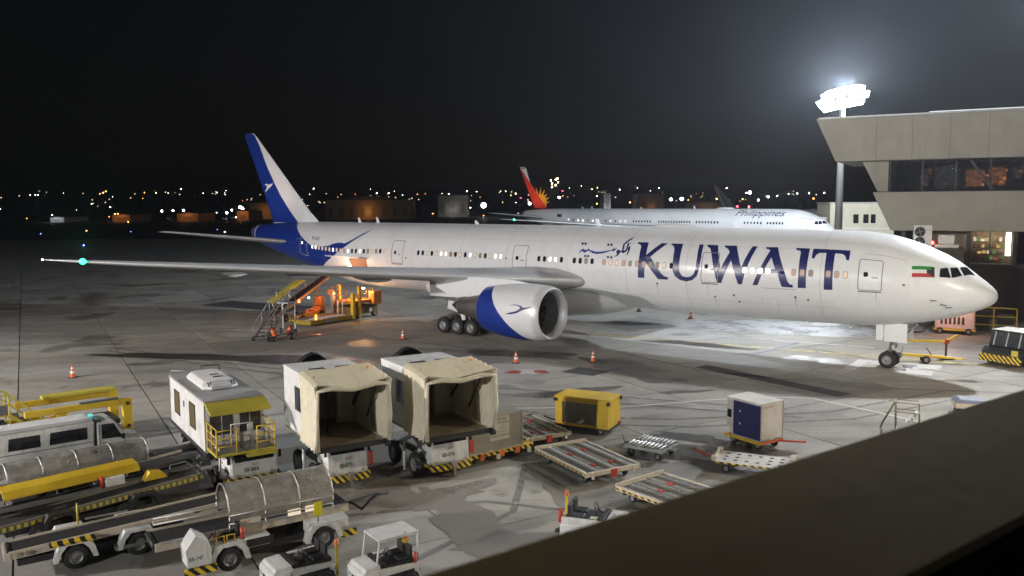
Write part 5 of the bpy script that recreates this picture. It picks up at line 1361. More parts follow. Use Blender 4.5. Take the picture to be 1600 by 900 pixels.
# ---------------- white pickup with canopy
t = thing('crew_pickup', 'white crew pickup with covered bed behind the plastic-tunnel loader', 'pickup', (-18.05, 32.9, 0), R(39))
bd = MB().prism([(-2.5, .45), (1.0, .45), (1.0, 1.15), (1.05, 1.98), (-2.35, 1.98), (-2.5, 1.75)], -.86, .86).build('covered_bed', WHITE, t, bevel=.06)
for a, b in ((-2.0, -.9), (-.6, .75)): MB().add([(a, -.875, 1.3), (b, -.875, 1.3), (b, -.872, 1.78), (a + .05, -.872, 1.78)], [(0, 1, 2, 3)]).build('side_window', GLASS, bd)
cb = MB().prism([(1.12, .45), (2.9, .45), (2.95, .95), (2.2, 1.12), (1.8, 1.88), (1.12, 1.9)], -.84, .84).build('cab', WHITE, t, bevel=.06)
MB().add([(1.28, -.855, 1.2), (2.05, -.855, 1.17), (1.74, -.853, 1.78), (1.28, -.853, 1.8)], [(0, 1, 2, 3)]).build('door_window', GLASS, cb)
MB().add([(2.25, -.7, 1.16), (2.25, .7, 1.16), (1.87, .66, 1.82), (1.87, -.66, 1.82)], [(0, 1, 2, 3)]).build('windscreen', GLASS, cb)
MB().box(2.0, 2.12, -.98, -.86, 1.12, 1.3).build('mirror', BLACK, cb)
for x in (1.2, 2.12): MB().box(x, x + .02, -.852, -.842, .55, 1.8 if x < 2 else 1.15).build('door_gap', DARK, cb)
MB().box(1.3, 1.45, -.86, -.845, 1.0, 1.04).build('door_handle', DARK, cb)
MB().box(-2.4, .95, -.868, -.862, 1.14, 1.165).build('body_trim', DARK, bd); MB().box(-2.4, 1.0, -.87, -.3, 1.985, 2.0).build('roof_gutter', GREYROOF, bd)
for x in (-1.6, 2.2): MB().prism([(x - .5, .4), (x - .42, .66), (x - .2, .82), (x + .2, .82), (x + .42, .66), (x + .5, .4)], -.872, -.862).build('wheel_arch', BLACK, t)
MB().box(2.93, 2.99, -.7, -.45, .7, .85).build('headlight', ALU, cb)
MB().box(1.02, 1.12, -.5, .5, 1.9, 2.02).build('light_bar', paint('teal_lens', (.05, .35, .32), .2), t)
MB().box(1.0, 1.16, -.1, .12, 2.02, 2.08).build('light_bar_lens', glow('teal_glint', (.3, 1, .9), .8), t)
for x in (-1.6, 2.2):
    for y in (-.8, .8): wheel(t, (x, y, .36), .36, .24, RIM)
# ---------------- yellow cargo loader and stairs at the far left
t = thing('cargo_loader', 'yellow cargo loader with two raised frames beside the pickup', 'cargo loader', (-20.4, 37.2, 0), R(40))
for y in (-1.0, 1.25):
    MB().box(-1.6, 2.6, y - .1, y + .1, 1.45, 1.72).build('side_beam', YELLOW, t, bevel=.03)
MB().box(-.5, 2.6, 1.0, 1.6, 1.72, 1.86).build('upper_deck', OLIVE, t, bevel=.02)
for y in (-1.0, 1.25): MB().box(2.35, 2.75, y - .16, y + .16, .25, 1.72).build('end_post', YELLOW, t, bevel=.04)
MB().box(-.35, .05, -1.15, -.85, .25, 1.45).build('middle_post', YELLOW, t, bevel=.04)
MB().box(.6, 2.2, -1.08, -.8, 1.722, 1.78).build('dark_mat', paint('green_grey_mat', (.08, .10, .10), .7), t)
MB().box(-.3, 2.3, -.8, 1.1, .55, .75).build('lower_deck', DARK, t)
MB().box(-2.4, -.5, -1.0, 1.2, .45, 1.0).build('engine_housing', YELLOW, t, bevel=.04)
for x in (-1.8, 1.8):
    for y in (-.95, 1.2): wheel(t, (x, y, .36), .36, .26, RIM)
MB().bar((-1.4, -.6, .9), (.4, -.6, 1.5), .14).build('lift_arm', YELLOW, t)
for y, z in ((-1.12, 1.5), (-1.12, .45)): cylp('pivot_pin', t, (2.55, y - .08, z), (2.55, y, z), .08, DARK)
t = thing('maintenance_stairs', 'yellow tubular stairs with sign board at the left edge of the picture', 'stairs', (-22.2, 36.4, 0), R(40))
for y in (-.5, .5):
    rail(t, [(-1.6, y, 2.35), (-.1, y, 2.35), (1.5, y, .75), (1.6, y, .05)], .035, OLIVE); rail(t, [(-1.6, y, 1.95), (-.1, y, 1.95), (1.45, y, .4)], .03, OLIVE)
    MB().bar((-.1, y, 1.45), (1.5, y, .1), .06, .14).build('stringer', OLIVE, t)
    for x in (-1.6, -.1): rail(t, [(x, y, 0), (x, y, 2.35)], .035, OLIVE, 'post')
MB().box(-1.6, -.05, -.5, .5, 1.42, 1.5).build('landing', YELLOW, t)
for i in range(6): MB().box(.1 + i * .24, .32 + i * .24, -.48, .48, 1.28 - i * .21, 1.31 - i * .21).build('tread', STEEL, t)
MB().box(-1.55, -.15, -.56, -.53, 1.5, 1.92).build('sign_board', paint('board_grey_blue', (.12, .13, .18), .5), t)
lettering('MIASCOR', .2, paint('pale_ink', (.5, .5, .5), .5), t, face_mtx((-1.35, -.563, 1.62), (1, 0, 0), (0, 0, 1)), 'sign_lettering') if False else None
MB().box(-1.5, -.2, -.45, .45, .35, 1.1).build('cover_sheet', paint('blue_grey_sheet', (.10, .10, .15), .7), t)
# ---------------- baggage tractors
def tractor(label, loc, hd, canopy=False, hood_left=False):
    t = thing('baggage_tractor', label, 'tractor', loc, hd, 'baggage tractors')
    bd = MB().prism([(-1.05, .25), (1.0, .25), (1.0, .72), (.95, .80), (-.95, .92), (-1.05, .85)], -.58, .58).build('body', WHITE, t, bevel=.05)
    MB().box(-.35, .9, -.50, .46, .70, .94).build('cockpit_well', BLACK, t)
    MB().prism([(-1.0, .86), (-.4, .86), (-.4, 1.02), (-.9, 1.0)], -.56, .56).build('hood', WHITE, t, bevel=.04)
    MB().box(-.36, -.2, -.52, .52, .94, 1.04).build('dashboard', BLACK, t, bevel=.02)
    MB().box(-.34, .95, .46, .58, .80, 1.0).build('rear_side_panel', WHITE, t, bevel=.03)
    MB().tube([(-.25, -.15, .98), (-.02, -.15, 1.14)], .02).build('steering_column', BLACK, t)
    w = MB()
    w.tube([(.17 * math.sin(a) * .35, .17 * math.cos(a), .17 * math.sin(a)) for a in [2 * PI * i / 14 for i in range(15)]], .016, 5)
    for a in (.3, 2.4, 4.5): w.tube([(0, 0, 0), (.17 * math.sin(a) * .35, .17 * math.cos(a), .17 * math.sin(a))], .012, 5)
    w.build('steering_wheel', BLACK, t, loc=(0, -.15, 1.15))
    for y in (-.28, .22):
        MB().box(.3, .72, y - .2, y + .2, .94, 1.02).build('seat', BLACK, t, bevel=.03); MB().box(.70, .80, y - .2, y + .2, .98, 1.34).build('seat_back', BLACK, t, bevel=.03)
    MB().box(-.1, .12, .12, .3, .945, .97).build('clipboard', PLAC, t)
    MB().box(-1.12, -1.02, -.6, .6, .22, .38).build('bumper', HAZARDY, t)
    MB().box(-.2, .8, -.592, -.582, .3, .66).build('step_recess', BLACK, t)
    for x in (-.68, .62):
        for y in (-.56, .56): wheel(t, (x, y, .29), .29, .22, RIM)
        MB().prism([(x - .38, .28), (x - .3, .52), (x, .64), (x + .3, .52), (x + .38, .28)], -.596, -.586).build('wheel_arch', BLACK, t)
    MB().box(-1.06, -1.05, -.45, -.3, .6, .7).build('headlight', ALU, t); MB().box(-1.06, -1.05, .3, .45, .6, .7).build('headlight', ALU, t)
    MB().bar((1.0, 0, .32), (1.3, 0, .32), .1).build('tow_hitch', DARK, t)
    for y in (-.583, .583):
        MB().box(-.98, -.45, y - .004, y + .004, .42, .435).build('panel_gap', DARK, t); MB().box(-.452, -.44, y - .004, y + .004, .3, .82).build('panel_gap', DARK, t)
    MB().box(-1.062, -1.052, -.22, .22, .5, .68).build('grille', BLACK, t)
    MB().tube([(.9, -.3, .5), (1.15, -.1, .42), (1.25, 0, .36)], .02).build('hose', BLACK, t)
    if canopy:
        rf = MB().box(-.45, 1.0, -.55, .55, 1.72, 1.77).build('canopy_roof', WHITE, t, bevel=.02)
        for (x, y, xb) in ((-.4, -.5, -.55), (-.4, .5, -.55), (.95, -.5, 1.0), (.95, .5, 1.0)): rail(t, [(x, y, 1.72), (xb, y, .8)], .032, WHITE, 'canopy_post')
        rail(t, [(-.4, -.5, 1.70), (.95, -.5, 1.70)], .03, WHITE); rail(t, [(.98, -.5, 1.05), (.98, .5, 1.05)], .02, WHITE)
        beacon(t, (.55, -.45, 1.60), .07, ORANGE)
        MB().box(.47, .63, -.53, -.37, 1.48, 1.60).build('beacon_base', YELLOW, t)
        MB().cyl((.85, -.55, .82), (.85, -.55, 1.1), .055).build('extinguisher', RED, t)
    else:
        MB().bar((1.08, -.5, .3), (1.08, -.5, 1.3), .07).build('beacon_post', YELLOW, t); beacon(t, (1.08, -.5, 1.3), .07, ORANGE)
    return t
tractor('open white baggage tractor without roof cut by the bottom edge', (-5.95, 22.35, 0), R(36)).scale = (.88, .88, .88)
tractor('white baggage tractor with flat white roof by the dark ledge', (-3.55, 22.2, 0), R(36), canopy=True).scale = (.84, .84, .92)
tt = tractor('open baggage tractor with black seat half hidden by the dark ledge', (2.55, 25.1, 0), R(160))
MB().cyl((1.0, .45, .8), (1.0, .45, 1.2), .07).build('extinguisher', RED, tt)
lettering('2A', .3, INK, tt, face_mtx((-.5, .1, 1.03), (-1, 0, 0), (0, -1, 0)), 'hood_number')
# ---------------- loaders working at the aft hold
HS = paint('loader_orange', (.48, .18, .03), .45, dirt=.45)
t = thing('cargo_loader', 'yellow and orange cargo loader with lowered hazard-striped platform at the aft hold', 'cargo loader', (-17.4, 74.2, 0), R(56))
pf = MB().box(-2.2, 3.6, -1.5, 1.5, .32, .52).build('platform', paint('worn_deck', (.16, .08, .05), .5, .3, dirt=.6), t)
MB().box(-2.25, -2.2, -1.55, 1.55, .12, .55).build('front_edge', HAZARDY, t); MB().box(-2.2, 3.6, -1.56, -1.5, .14, .54).build('side_edge', HAZARD, t); MB().box(-2.2, 3.6, 1.44, 1.5, .52, .60).build('far_edge', YELLOW, t)
for i in range(10): tag(cylp('deck_roller', pf, (-1.9 + i * .55, -1.3, .53), (-1.9 + i * .55, 1.3, .53), .05, STEEL, 8))
MB().box(-.4, 1.4, -1.58, -1.562, .18, .46).build('side_panel', STEEL, t)
for y in (-1.5, 1.5):
    MB().box(3.6, 3.95, y - .2, y + .2, .1, 2.7).build('lift_column', STEEL if y > 0 else YELLOW, t, bevel=.02)
    MB().box(4.6, 4.9, y - .15, y + .15, .1, 3.4).build('lift_column', YELLOW, t, bevel=.02)
MB().box(4.0, 7.4, -1.4, 1.4, 1.55, 1.85).build('bridge_deck', HS, t, bevel=.02)
MB().box(4.0, 7.6, -1.5, 1.5, .45, 1.2).build('engine_bay', paint('loader_brown', (.16, .11, .03), .5, dirt=.5), t, bevel=.04)
MB().box(6.6, 7.8, -1.9, -1.1, 1.3, 2.7).build('operator_box', HS, t, bevel=.05)
MB().box(5.6, 6.9, -1.54, -1.51, .5, 1.1).build('dark_panel', BLACK, t); MB().box(6.2, 6.6, -1.56, -1.545, .6, .95).build('notice', PLAC, t)
for x in (4.6, 7.2):
    for y in (-1.3, 1.3): wheel(t, (x, y, .45), .45, .32, RIM)
for z in (2.4, 2.9, 3.3): rail(t, [(3.7, 1.5, z), (3.7, -.6, z)], .05, HS)
for y in (1.5, .5, -.6): rail(t, [(3.7, y, 1.9), (3.7, y, 3.3)], .05, HS, 'rail_post')
MB().box(3.55, 3.85, 1.45, 2.0, 2.4, 2.95).build('lamp_housing', HS, t)
for y in (.6, -.1): MB().bar((3.65, y, .5), (3.65, y, 1.9), .1).build('guide_bar', WHITE, t)
for x in (4.75, 5.3, 6.0, 7.0): rail(t, [(x, -1.35, 1.85), (x, -1.35, 3.0)], .035, YELLOW, 'rail_post')
rail(t, [(4.75, -1.35, 3.0), (7.0, -1.35, 3.0)], .035, YELLOW); rail(t, [(4.75, -1.35, 2.5), (7.0, -1.35, 2.5)], .03, YELLOW)
wl = MB().lathe([(-.1, .01), (-.08, .14), (.06, .16), (.08, .01)], (6.0, -.9, 3.0), 'z', 10).build('work_light', glow('work_light', (1, .82, .62), 40), t)
lamp('work_lamp', t, (6.0, -.9, 2.7), 260, (1, .5, .18), .15)
lamp('deck_lamp', t, (4.4, 0, 2.6), 120, (1, .42, .14), .15)
oc = MB().lathe([(0, .1), (.25, .12), (.5, .1), (.55, .01)], (-1.2, -1.2, .52), 'z', 10).build('marker_lamp', glow('orange_marker', (1, .25, .04), 6), t)
t.scale = (.86, .86, .9)
# belt loader reaching the bulk hold
t = thing('belt_loader', 'orange belt loader with yellow canopy raised to the tail hold', 'belt loader', (-20.0, 74.6, 0), R(74), 'belt loaders')
conveyor(t, -2.6, 6.8, .9, 1.0, 3.55, paint('loader_rust', (.30, .10, .07), .5, dirt=.4), teeth=True)
m = MB()
m.loft([[(x, y, z + .272 * (x + 2.6)) for y, z in ((.30, 1.75), (.5, 1.95), (.95, 1.98), (.95, 1.93), (.5, 1.90), (.34, 1.72))] for x in (-2.0, 1.2, 4.6)], smooth=False)
m.build('canopy', OLIVE, t)
for x in (-1.6, 1.2, 4.0): MB().bar((x, .42, 1.0 + .272 * (x + 2.6)), (x, .7, 1.95 + .272 * (x + 2.6)), .05).build('canopy_post', STEEL, t)
ch = MB().prism([(-.6, .3), (4.2, .3), (4.4, .6), (4.2, 1.1), (3.4, 1.1), (3.2, .85), (-.6, .75)], -1.35, -.5).build('chassis', HS, t, bevel=.05)
MB().box(-.4, 3.0, -1.37, -1.352, .38, .62).build('side_stripe', HAZARD, t)
MB().box(3.6, 4.3, -1.3, -.6, 1.1, 2.0).build('operator_guard', HS, t, bevel=.08)
MB().box(.9, 1.5, -1.2, -.8, .78, .95).build('seat', paint('seat_red', (.5, .15, .12), .5), t, bevel=.04); MB().box(1.9, 2.5, -1.2, -.8, .86, 1.0).build('seat', paint('seat_red', (.5, .15, .12), .5), t, bevel=.04)
MB().box(-.1, .7, -1.3, -.6, .75, 1.05).build('hood', BLACK, t, bevel=.04)
for x in (.1, 3.5):
    for y in (-1.3, .4): wheel(t, (x, y, .38), .38, .26, RIM)
MB().bar((3.8, -.4, .9), (5.2, -.1, 3.0), .1).build('lift_strut', HS, t)
MB().cyl((1.0, -.5, 1.7), (1.0, -.5, 1.95), .1).build('marker_lamp', glow('red_orange_marker', (1, .16, .04), 10), t)
MB().cyl((2.6, -.6, 1.9), (2.6, -.6, 2.05), .08).build('work_light', glow('small_white', (1, .9, .8), 12), t)
lamp('marker_glow', t, (2.2, -1.6, 2.0), 110, (1, .32, .08), .15)
# boarding steps on wheels
t = thing('mobile_stairs', 'grey wheeled stairs with handrails below the tail beside the crouching workers', 'stairs', (-19.2, 65.2, 0), R(76))
for y in (-.55, .55):
    MB().bar((-1.0, y, .2), (2.6, y, 2.6), .07, .16).build('stringer', STEEL, t)
    rail(t, [(-1.1, y, .3), (-1.1, y, 1.25), (2.6, y, 3.65), (3.6, y, 3.65), (3.6, y, 2.6)], .03, ALU)
    for x, z in ((.2, 1.0), (1.4, 1.8), (2.6, 2.6)): rail(t, [(x, y, z), (x, y, z + 1.05)], .028, ALU, 'rail_post')
    MB().bar((3.5, y, .2), (3.5, y, 2.6), .08).build('leg', STEEL, t); MB().bar((-1.0, y, .24), (3.6, y, .24), .08).build('base_rail', STEEL, t)
    for x in (-.9, 3.3): wheel(t, (x, y * 1.2, .2), .2, .12, RIM)
MB().box(2.5, 3.6, -.55, .55, 2.55, 2.62).build('landing', STEEL, t)
for i in range(9): MB().box(-.85 + i * .37, -.55 + i * .37, -.5, .5, .32 + i * .247, .36 + i * .247).build('tread', DARK, t)
# ---------------- two workers in orange vests
SKIN = paint('skin', (.30, .17, .11), .6, dirt=.1, bump=0); NAVYC = paint('dark_uniform', (.03, .032, .045), .8, dirt=.2); VEST = paint('orange_vest', (.80, .14, .03), .7, dirt=.2); HAIR = paint('black_hair', (.012, .011, .01), .6, bump=0)
def skinned(name, verts, edges, radii, mat, parent, root=0, sub=2):
    me = bpy.data.meshes.new(name); me.from_pydata(verts, edges, [])
    o = bpy.data.objects.new(name, me); COL.objects.link(o); o.parent = parent
    md = o.modifiers.new('skin', 'SKIN')
    for i, r_ in enumerate(radii): me.skin_vertices[0].data[i].radius = (r_, r_) if not isinstance(r_, tuple) else r_
    me.skin_vertices[0].data[root].use_root = True
    s = o.modifiers.new('sub', 'SUBSURF'); s.levels = sub; s.render_levels = sub
    me.materials.append(mat)
    return o
def worker(label, loc, hd, lean):
    t = thing('person', label, 'person', loc, hd, 'workers in orange vests')
    f = lean
    # crouching: pelvis low, knees bent forward (+x), trunk leaning, forearms on the knees
    V = [(-.12, 0, .46), (-.02 + f * .1, 0, .72), (.06 + f * .2, 0, .98), (.10 + f * .24, 0, 1.10), (.13 + f * .28, 0, 1.20),
         (-.10, .11, .44), (.32, .15, .52), (.12, .15, .10), (.30, .16, .05),
         (-.10, -.11, .44), (.34, -.15, .54), (.14, -.15, .10), (.32, -.16, .05),
         (.06 + f * .2, .19, 1.0), (.20 + f * .1, .25, .74), (.40, .17, .60),
         (.06 + f * .2, -.19, 1.0), (.22 + f * .1, -.25, .74), (.42, -.15, .62)]
    E_ = [(0, 1), (1, 2), (2, 3), (3, 4), (0, 5), (5, 6), (6, 7), (7, 8), (0, 9), (9, 10), (10, 11), (11, 12), (2, 13), (13, 14), (14, 15), (2, 16), (16, 17), (17, 18)]
    rad = [(.15, .13), (.15, .12), (.16, .12), .06, .06, .10, .075, .05, .045, .10, .075, .05, .045, .07, .05, .04, .07, .05, .04]
    skinned('body', V, E_, rad, NAVYC, t)
    hx, hz = .15 + f * .3, 1.31
    hd_ = MB().lathe([(-.13, .01), (-.115, .05), (-.07, .08), (0, .09), (.06, .088), (.10, .06), (.125, .01)], (hx, 0, hz), 'z', 16)
    hd_.add([(hx + .085, -.014, hz + .01), (hx + .085, .014, hz + .01), (hx + .115, 0, hz - .025), (hx + .085, -.016, hz - .03), (hx + .085, .016, hz - .03)], [(0, 1, 2), (0, 2, 3), (1, 4, 2), (3, 2, 4)])
    h_o = hd_.build('head', SKIN, t)
    MB().lathe([(.0, .094), (.04, .097), (.09, .075), (.135, .01)], (hx - .008, 0, hz), 'z', 16).build('hair', HAIR, h_o)
    for y in (-.03, .03): MB().lathe([(-.008, .001), (0, .009), (.008, .001)], (hx + .084, y, hz + .012), 'x', 8).build('eye', HAIR, h_o)
    for y in (.095, -.095): MB().lathe([(-.03, .004), (0, .016), (.03, .004)], (hx - .005, y, hz - .005), 'z', 8).build('ear', SKIN, h_o)
    # vest wraps the trunk
    rg = []
    for k, (x, z, a, b) in enumerate(((-.10, .50, .17, .19), (-.05 + f * .06, .66, .17, .20), (.0 + f * .12, .82, .17, .21), (.05 + f * .19, .98, .16, .215), (.075 + f * .22, 1.07, .11, .15))):
        rg.append([(x + a * math.cos(q), b * math.sin(q), z) for q in [2 * PI * i / 18 for i in range(18)]])
    v = MB().loft(rg, caps=False).build('vest', VEST, t)
    rg2 = [[(p[0] * 1.0 + (p[0] - (rg[2][0][0] + rg[2][9][0]) / 2) * .03, p[1] * 1.03, p[2] + dz) for p in rg[2]] for dz in (-.03, .03)]
    MB().loft(rg2, caps=False).build('reflective_band', paint('reflective_grey', (.6, .6, .55), .4), v)
    for y in (-.15, .17):
        hb = [(.40, y, .60), (.45, y, .57), (.48, y, .53)]
        MB().loft([[(x + .03 * math.cos(q), yy + .035 * math.sin(q), z) for q in [2 * PI * i / 8 for i in range(8)]] for x, yy, z in hb]).build('palm', SKIN, t)
        for i, (l, o_) in enumerate(((.055, -.027), (.065, -.009), (.06, .009), (.045, .027))):
            MB().tube([(.475, y + o_, .545), (.50, y + o_, .52), (.505, y + o_, .52 - l * .7)], .0085, 6).build('finger', SKIN, t)
        MB().tube([(.44, y + (.035 if y < 0 else -.035), .565), (.47, y + (.05 if y < 0 else -.05), .545), (.49, y + (.04 if y < 0 else -.04), .52)], .009, 6).build('thumb', SKIN, t)
    for y in (.16, -.16): MB().prism([(.06, 0.0), (.38, 0.0), (.38, .05), (.24, .11), (.06, .12)], y - .05, y + .05).build('shoe', BLACK, t, bevel=.02)
worker('crouching worker in orange vest at the foot of the grey stairs', (-18.3, 63.9, 0), R(150), .5)
worker('crouching worker in orange vest beside the hazard-striped platform', (-17.5, 65.2, 0), R(20), .3)
# ---------------- at the nose
t = thing('tow_bar', 'yellow tow bar on small wheels in front of the nose gear', 'tow bar', (27.3, 54.2, 0), R(-14))
MB().prism([(-1.7, .42), (1.9, .30), (1.9, .38), (.6, .52), (-1.7, .60)], -.1, .1).build('beam', YELLOW, t, bevel=.02)
for y in (-.3, .3): wheel(t, (-.3, y, .25), .25, .14, RIM)
MB().bar((-.3, -.3, .25), (-.3, .3, .25), .07).build('axle', DARK, t)
MB().tube([(.1, 0, .5), (-.25, 0, 1.0)], .035).build('handle', DARK, t)
cylp('head_pin', t, (-1.7, -.25, .5), (-1.7, .25, .5), .07, STEEL)
MB().tube([(1.9, 0, .34), (2.1, 0, .34)], .06).build('tow_eye', YELLOW, t)
t = thing('boom_arm', 'yellow boom with red elbow joint reaching under the nose', 'boom', (27.0, 55.4, 0), R(3))
MB().bar((-1.2, 0, 1.32), (2.0, 0, 1.20), .14).build('arm', YELLOW, t); MB().bar((2.0, 0, 1.2), (3.0, .5, 1.5), .14).build('forearm', YELLOW, t)
cylp('elbow', t, (2.0, -.12, 1.18), (2.0, .12, 1.18), .16, RED)
MB().bar((2.0, 0, 0), (2.0, 0, 1.15), .1).build('stand', DARK, t); MB().box(1.6, 2.4, -.35, .35, 0, .12).build('base', DARK, t)
wheel(t, (-.9, .6, .2), .2, .12, RIM); MB().tube([(-.9, .6, .2), (-.9, .2, .6), (-.9, 0, 1.3)], .03).build('strut', STEEL, t)
for x, y, l in ((25.1, 52.6, 'grey wheel chock lying right of the nose wheel'), (24.3, 51.8, 'small pale wheel chock on the concrete below the nose wheel')):
    c = thing('wheel_chock', l, 'chock', (x, y, 0), R(30), 'wheel chocks')
    MB().prism([(-.12, 0), (.12, 0), (.06, .16), (-.06, .16)], -.28, .28).build('block', paint('chock_grey', (.4, .4, .45), .6), c, bevel=.02)
    MB().tube([(0, .28, .12), (.1, .5, .03), (.3, .6, .02)], .015).build('rope', CREAM, c)
# ground power unit lit pink beyond the nose gear
t = thing('ground_power_unit', 'boxy ground power unit lit pink by a lamp beyond the nose', 'generator', (35.4, 66.6, 0), R(-30))
MB().box(-1.4, 1.4, -.8, .8, .45, 1.9).build('housing', paint('gpu_white', (.62, .5, .46), .5, dirt=.5, scale=2.5), t, bevel=.05)
for i in range(6): MB().box(-1.0 + i * .3, -.82 + i * .3, -.82, -.805, .8, 1.4).build('louvre', DARK, t)
MB().box(-1.5, 1.5, -.85, .85, .3, .45).build('chassis', YELLOW, t)
for x in (-1, 1):
    for y in (-.8, .8): wheel(t, (x, y, .26), .26, .16, RIM)
MB().tube([(-1.4, 0, .8), (-1.9, -.3, .5), (-2.2, -.9, .1), (-3.0, -1.4, .06)], .06).build('cable', BLACK, t)
MB().cyl((.2, -.85, 2.0), (.2, -.85, 2.12), .1).build('work_light', glow('pink_light', (1, .62, .5), 10), t)
lamp('work_lamp', t, (-.4, -1.9, 2.2), 190, (1, .55, .45), .15)
t = thing('equipment_rack', 'dark equipment rack with yellow rails behind the nose', 'rack', (39.0, 67.5, 0), R(-28))
for x in (-1.6, 0, 1.6): MB().bar((x, 0, 0), (x, 0, 1.9), .1).build('post', YELLOW, t)
for z in (.5, 1.2, 1.9): MB().bar((-1.6, 0, z), (1.6, 0, z), .09).build('rail', OLIVE, t)
MB().box(-1.5, -.3, .1, .9, .05, 1.6).build('dark_crate', BLACK, t); MB().box(.3, 1.4, .1, .9, .05, 1.3).build('grey_crate', DARK, t)
# pushback tractor at the right edge
t = thing('pushback_tractor', 'dark pushback tractor with big shiny windows at the right edge', 'tractor', (33.2, 54.0, 0), R(-150))
MB().prism([(-2.6, .35), (2.4, .35), (2.5, .9), (2.2, 1.2), (-2.6, 1.25)], -1.25, 1.25).build('body', DARK, t, bevel=.06)
cb = MB().prism([(-.2, 1.25), (1.9, 1.2), (1.6, 2.15), (-.05, 2.2)], -1.15, 1.15).build('cab', BLACK, t, bevel=.05)
SHG = glassy('shiny_window', (.03, .035, .04), .04)
MB().add([(1.93, -1.05, 1.25), (1.93, 1.05, 1.25), (1.64, 1.0, 2.1), (1.64, -1.0, 2.1)], [(0, 1, 2, 3)]).build('windscreen', SHG, cb)
for y in (-1.16, 1.16):
    for a, b in ((0, .8), (.9, 1.65)): MB().add([(a, y, 1.3), (b, y, 1.3), (b - .1, y, 2.08), (a, y, 2.1)], [(0, 1, 2, 3)]).build('side_window', SHG, cb)
MB().box(-.1, 1.7, -1.1, 1.1, 2.2, 2.27).build('cab_roof', ALU, t, bevel=.03)
for y in (-.8, 0, .8): MB().bar((1.96, y, 1.25), (1.68, y, 2.12), .06).build('pillar', ALU, cb)
MB().box(2.45, 2.62, -1.3, 1.3, .3, .75).build('bumper', HAZARDY, t)
MB().box(2.5, 2.58, .7, 1.1, .8, 1.15).build('side_lamp', OLIVE, t)
for x in (-1.7, 1.5):
    for y in (-1.15, 1.15): wheel(t, (x, y, .5), .5, .36, RIM)
MB().lathe([(0, .12), (.1, .1), (.14, .01)], (.9, .4, 2.27), 'z', 10).build('beacon', glow('cab_beacon', (1, .8, .65), 14), t)
t = thing('white_hood', 'white hood on a post at the right edge behind the nose, lit by an unseen lamp', 'lamp', (39.6, 62.0, 0), R(-20))
MB().cyl((0, 0, 0), (0, 0, 3.1), .06).build('post', STEEL, t)
MB().lathe([(0, .30), (.35, .36), (.8, .30), (1.05, .12), (1.1, .01)], (0, 0, 3.0), 'z', 14).build('hood', paint('hood_white', (.8, .75, .7), .5), t)
lamp('hood_fill_lamp', t, (-.6, -1.2, 3.2), 140, (1, .6, .48), .15)  # unseen lamp in front of the white hood, which only reflects it
# ---------------- right foreground
STANDM = paint('worn_stand_metal', (.20, .18, .11), .6, .2, dirt=.5)
t = thing('step_ladder_stand', 'tubular step stand with white treads by the ledge on the right', 'step stand', (18.2, 38.5, 0), R(-28))
for y in (-.35, .35):
    rail(t, [(-.9, y, 0), (-.3, y, 1.25), (.7, y, 1.25), (.75, y, 0)], .03, STANDM, 'frame_tube'); rail(t, [(-.3, y, 1.25), (-.25, y, 0)], .025, STANDM, 'frame_tube')
    rail(t, [(-.3, y, .8), (.72, y, .8)], .022, STANDM, 'frame_tube')
for x in (-.3, .7): rail(t, [(x, -.35, 1.25), (x, .35, 1.25)], .03, CREAMP, 'frame_tube')
for i in range(4): MB().box(.15 + i * .13, .35 + i * .13, -.3, .3, .3 + i * .16, .33 + i * .16).build('tread', WHITE, t)
t = thing('covered_cart', 'low cart under a pale blue cover at the ledge on the far right', 'cart', (22.9, 41.2, 0), R(-15))
MB().prism([(-.8, .55), (.8, .55), (.7, .72), (-.6, .76)], -.5, .5).build('cover', paint('pale_blue_cover', (.22, .24, .33), .6), t, bevel=.03)
MB().box(-.8, .8, -.48, .48, .3, .55).build('bed', CREAMP, t); MB().box(.8, 1.0, -.2, .2, .5, .62).build('end_lamp', RED, t)
dolly_wheels(t, 1.6, 1.0, .13)
rail(t, [(-.8, -.4, .5), (-1.0, -.4, .05)], .03, CREAMP)
# ------------------------------------------------------------------ far airfield and city
def far_pt(px, py, D):
    """Ground position and height for a far light, cast from its image pixel to an assumed depth D."""
    a = R(5.79); rr = R(-.304)
    du, dv = px - 800, py - 450
    x = (du * math.cos(rr) + dv * math.sin(rr)) / 1314.1; y = -(-du * math.sin(rr) + dv * math.cos(rr)) / 1314.1
    d = Vector((x, math.cos(a) + y * math.sin(a), -math.sin(a) + y * math.cos(a)))
    return Vector((0, 0, CAM_H)) + d * (D / d.y)
CITY = {'w': glow('street_white', (.95, .97, 1), 26), 'o': glow('street_sodium', (1, .34, .06), 22), 'r': glow('obstruction_red', (1, .03, .06), 30), 'b': glow('taxiway_blue', (.1, .16, 1), 30), 'y': glow('street_warm', (1, .72, .38), 22)}
DPOLE = paint('dark_pole', (.04, .04, .04), .7)
LAMPLAB = {'w': ('white street lamp among the far airfield lights', 'street lamps on the far side'), 'o': ('small orange sodium lamp on the far side of the airfield', 'orange lamps on the far side'),
           'r': ('red obstruction light on a thin far pole', 'red obstruction lights'), 'b': ('small blue taxiway edge light on the dark field', 'blue taxiway lights'), 'y': ('warm yellow street lamp in the distant town', 'warm lamps in the town')}
BALL = {}
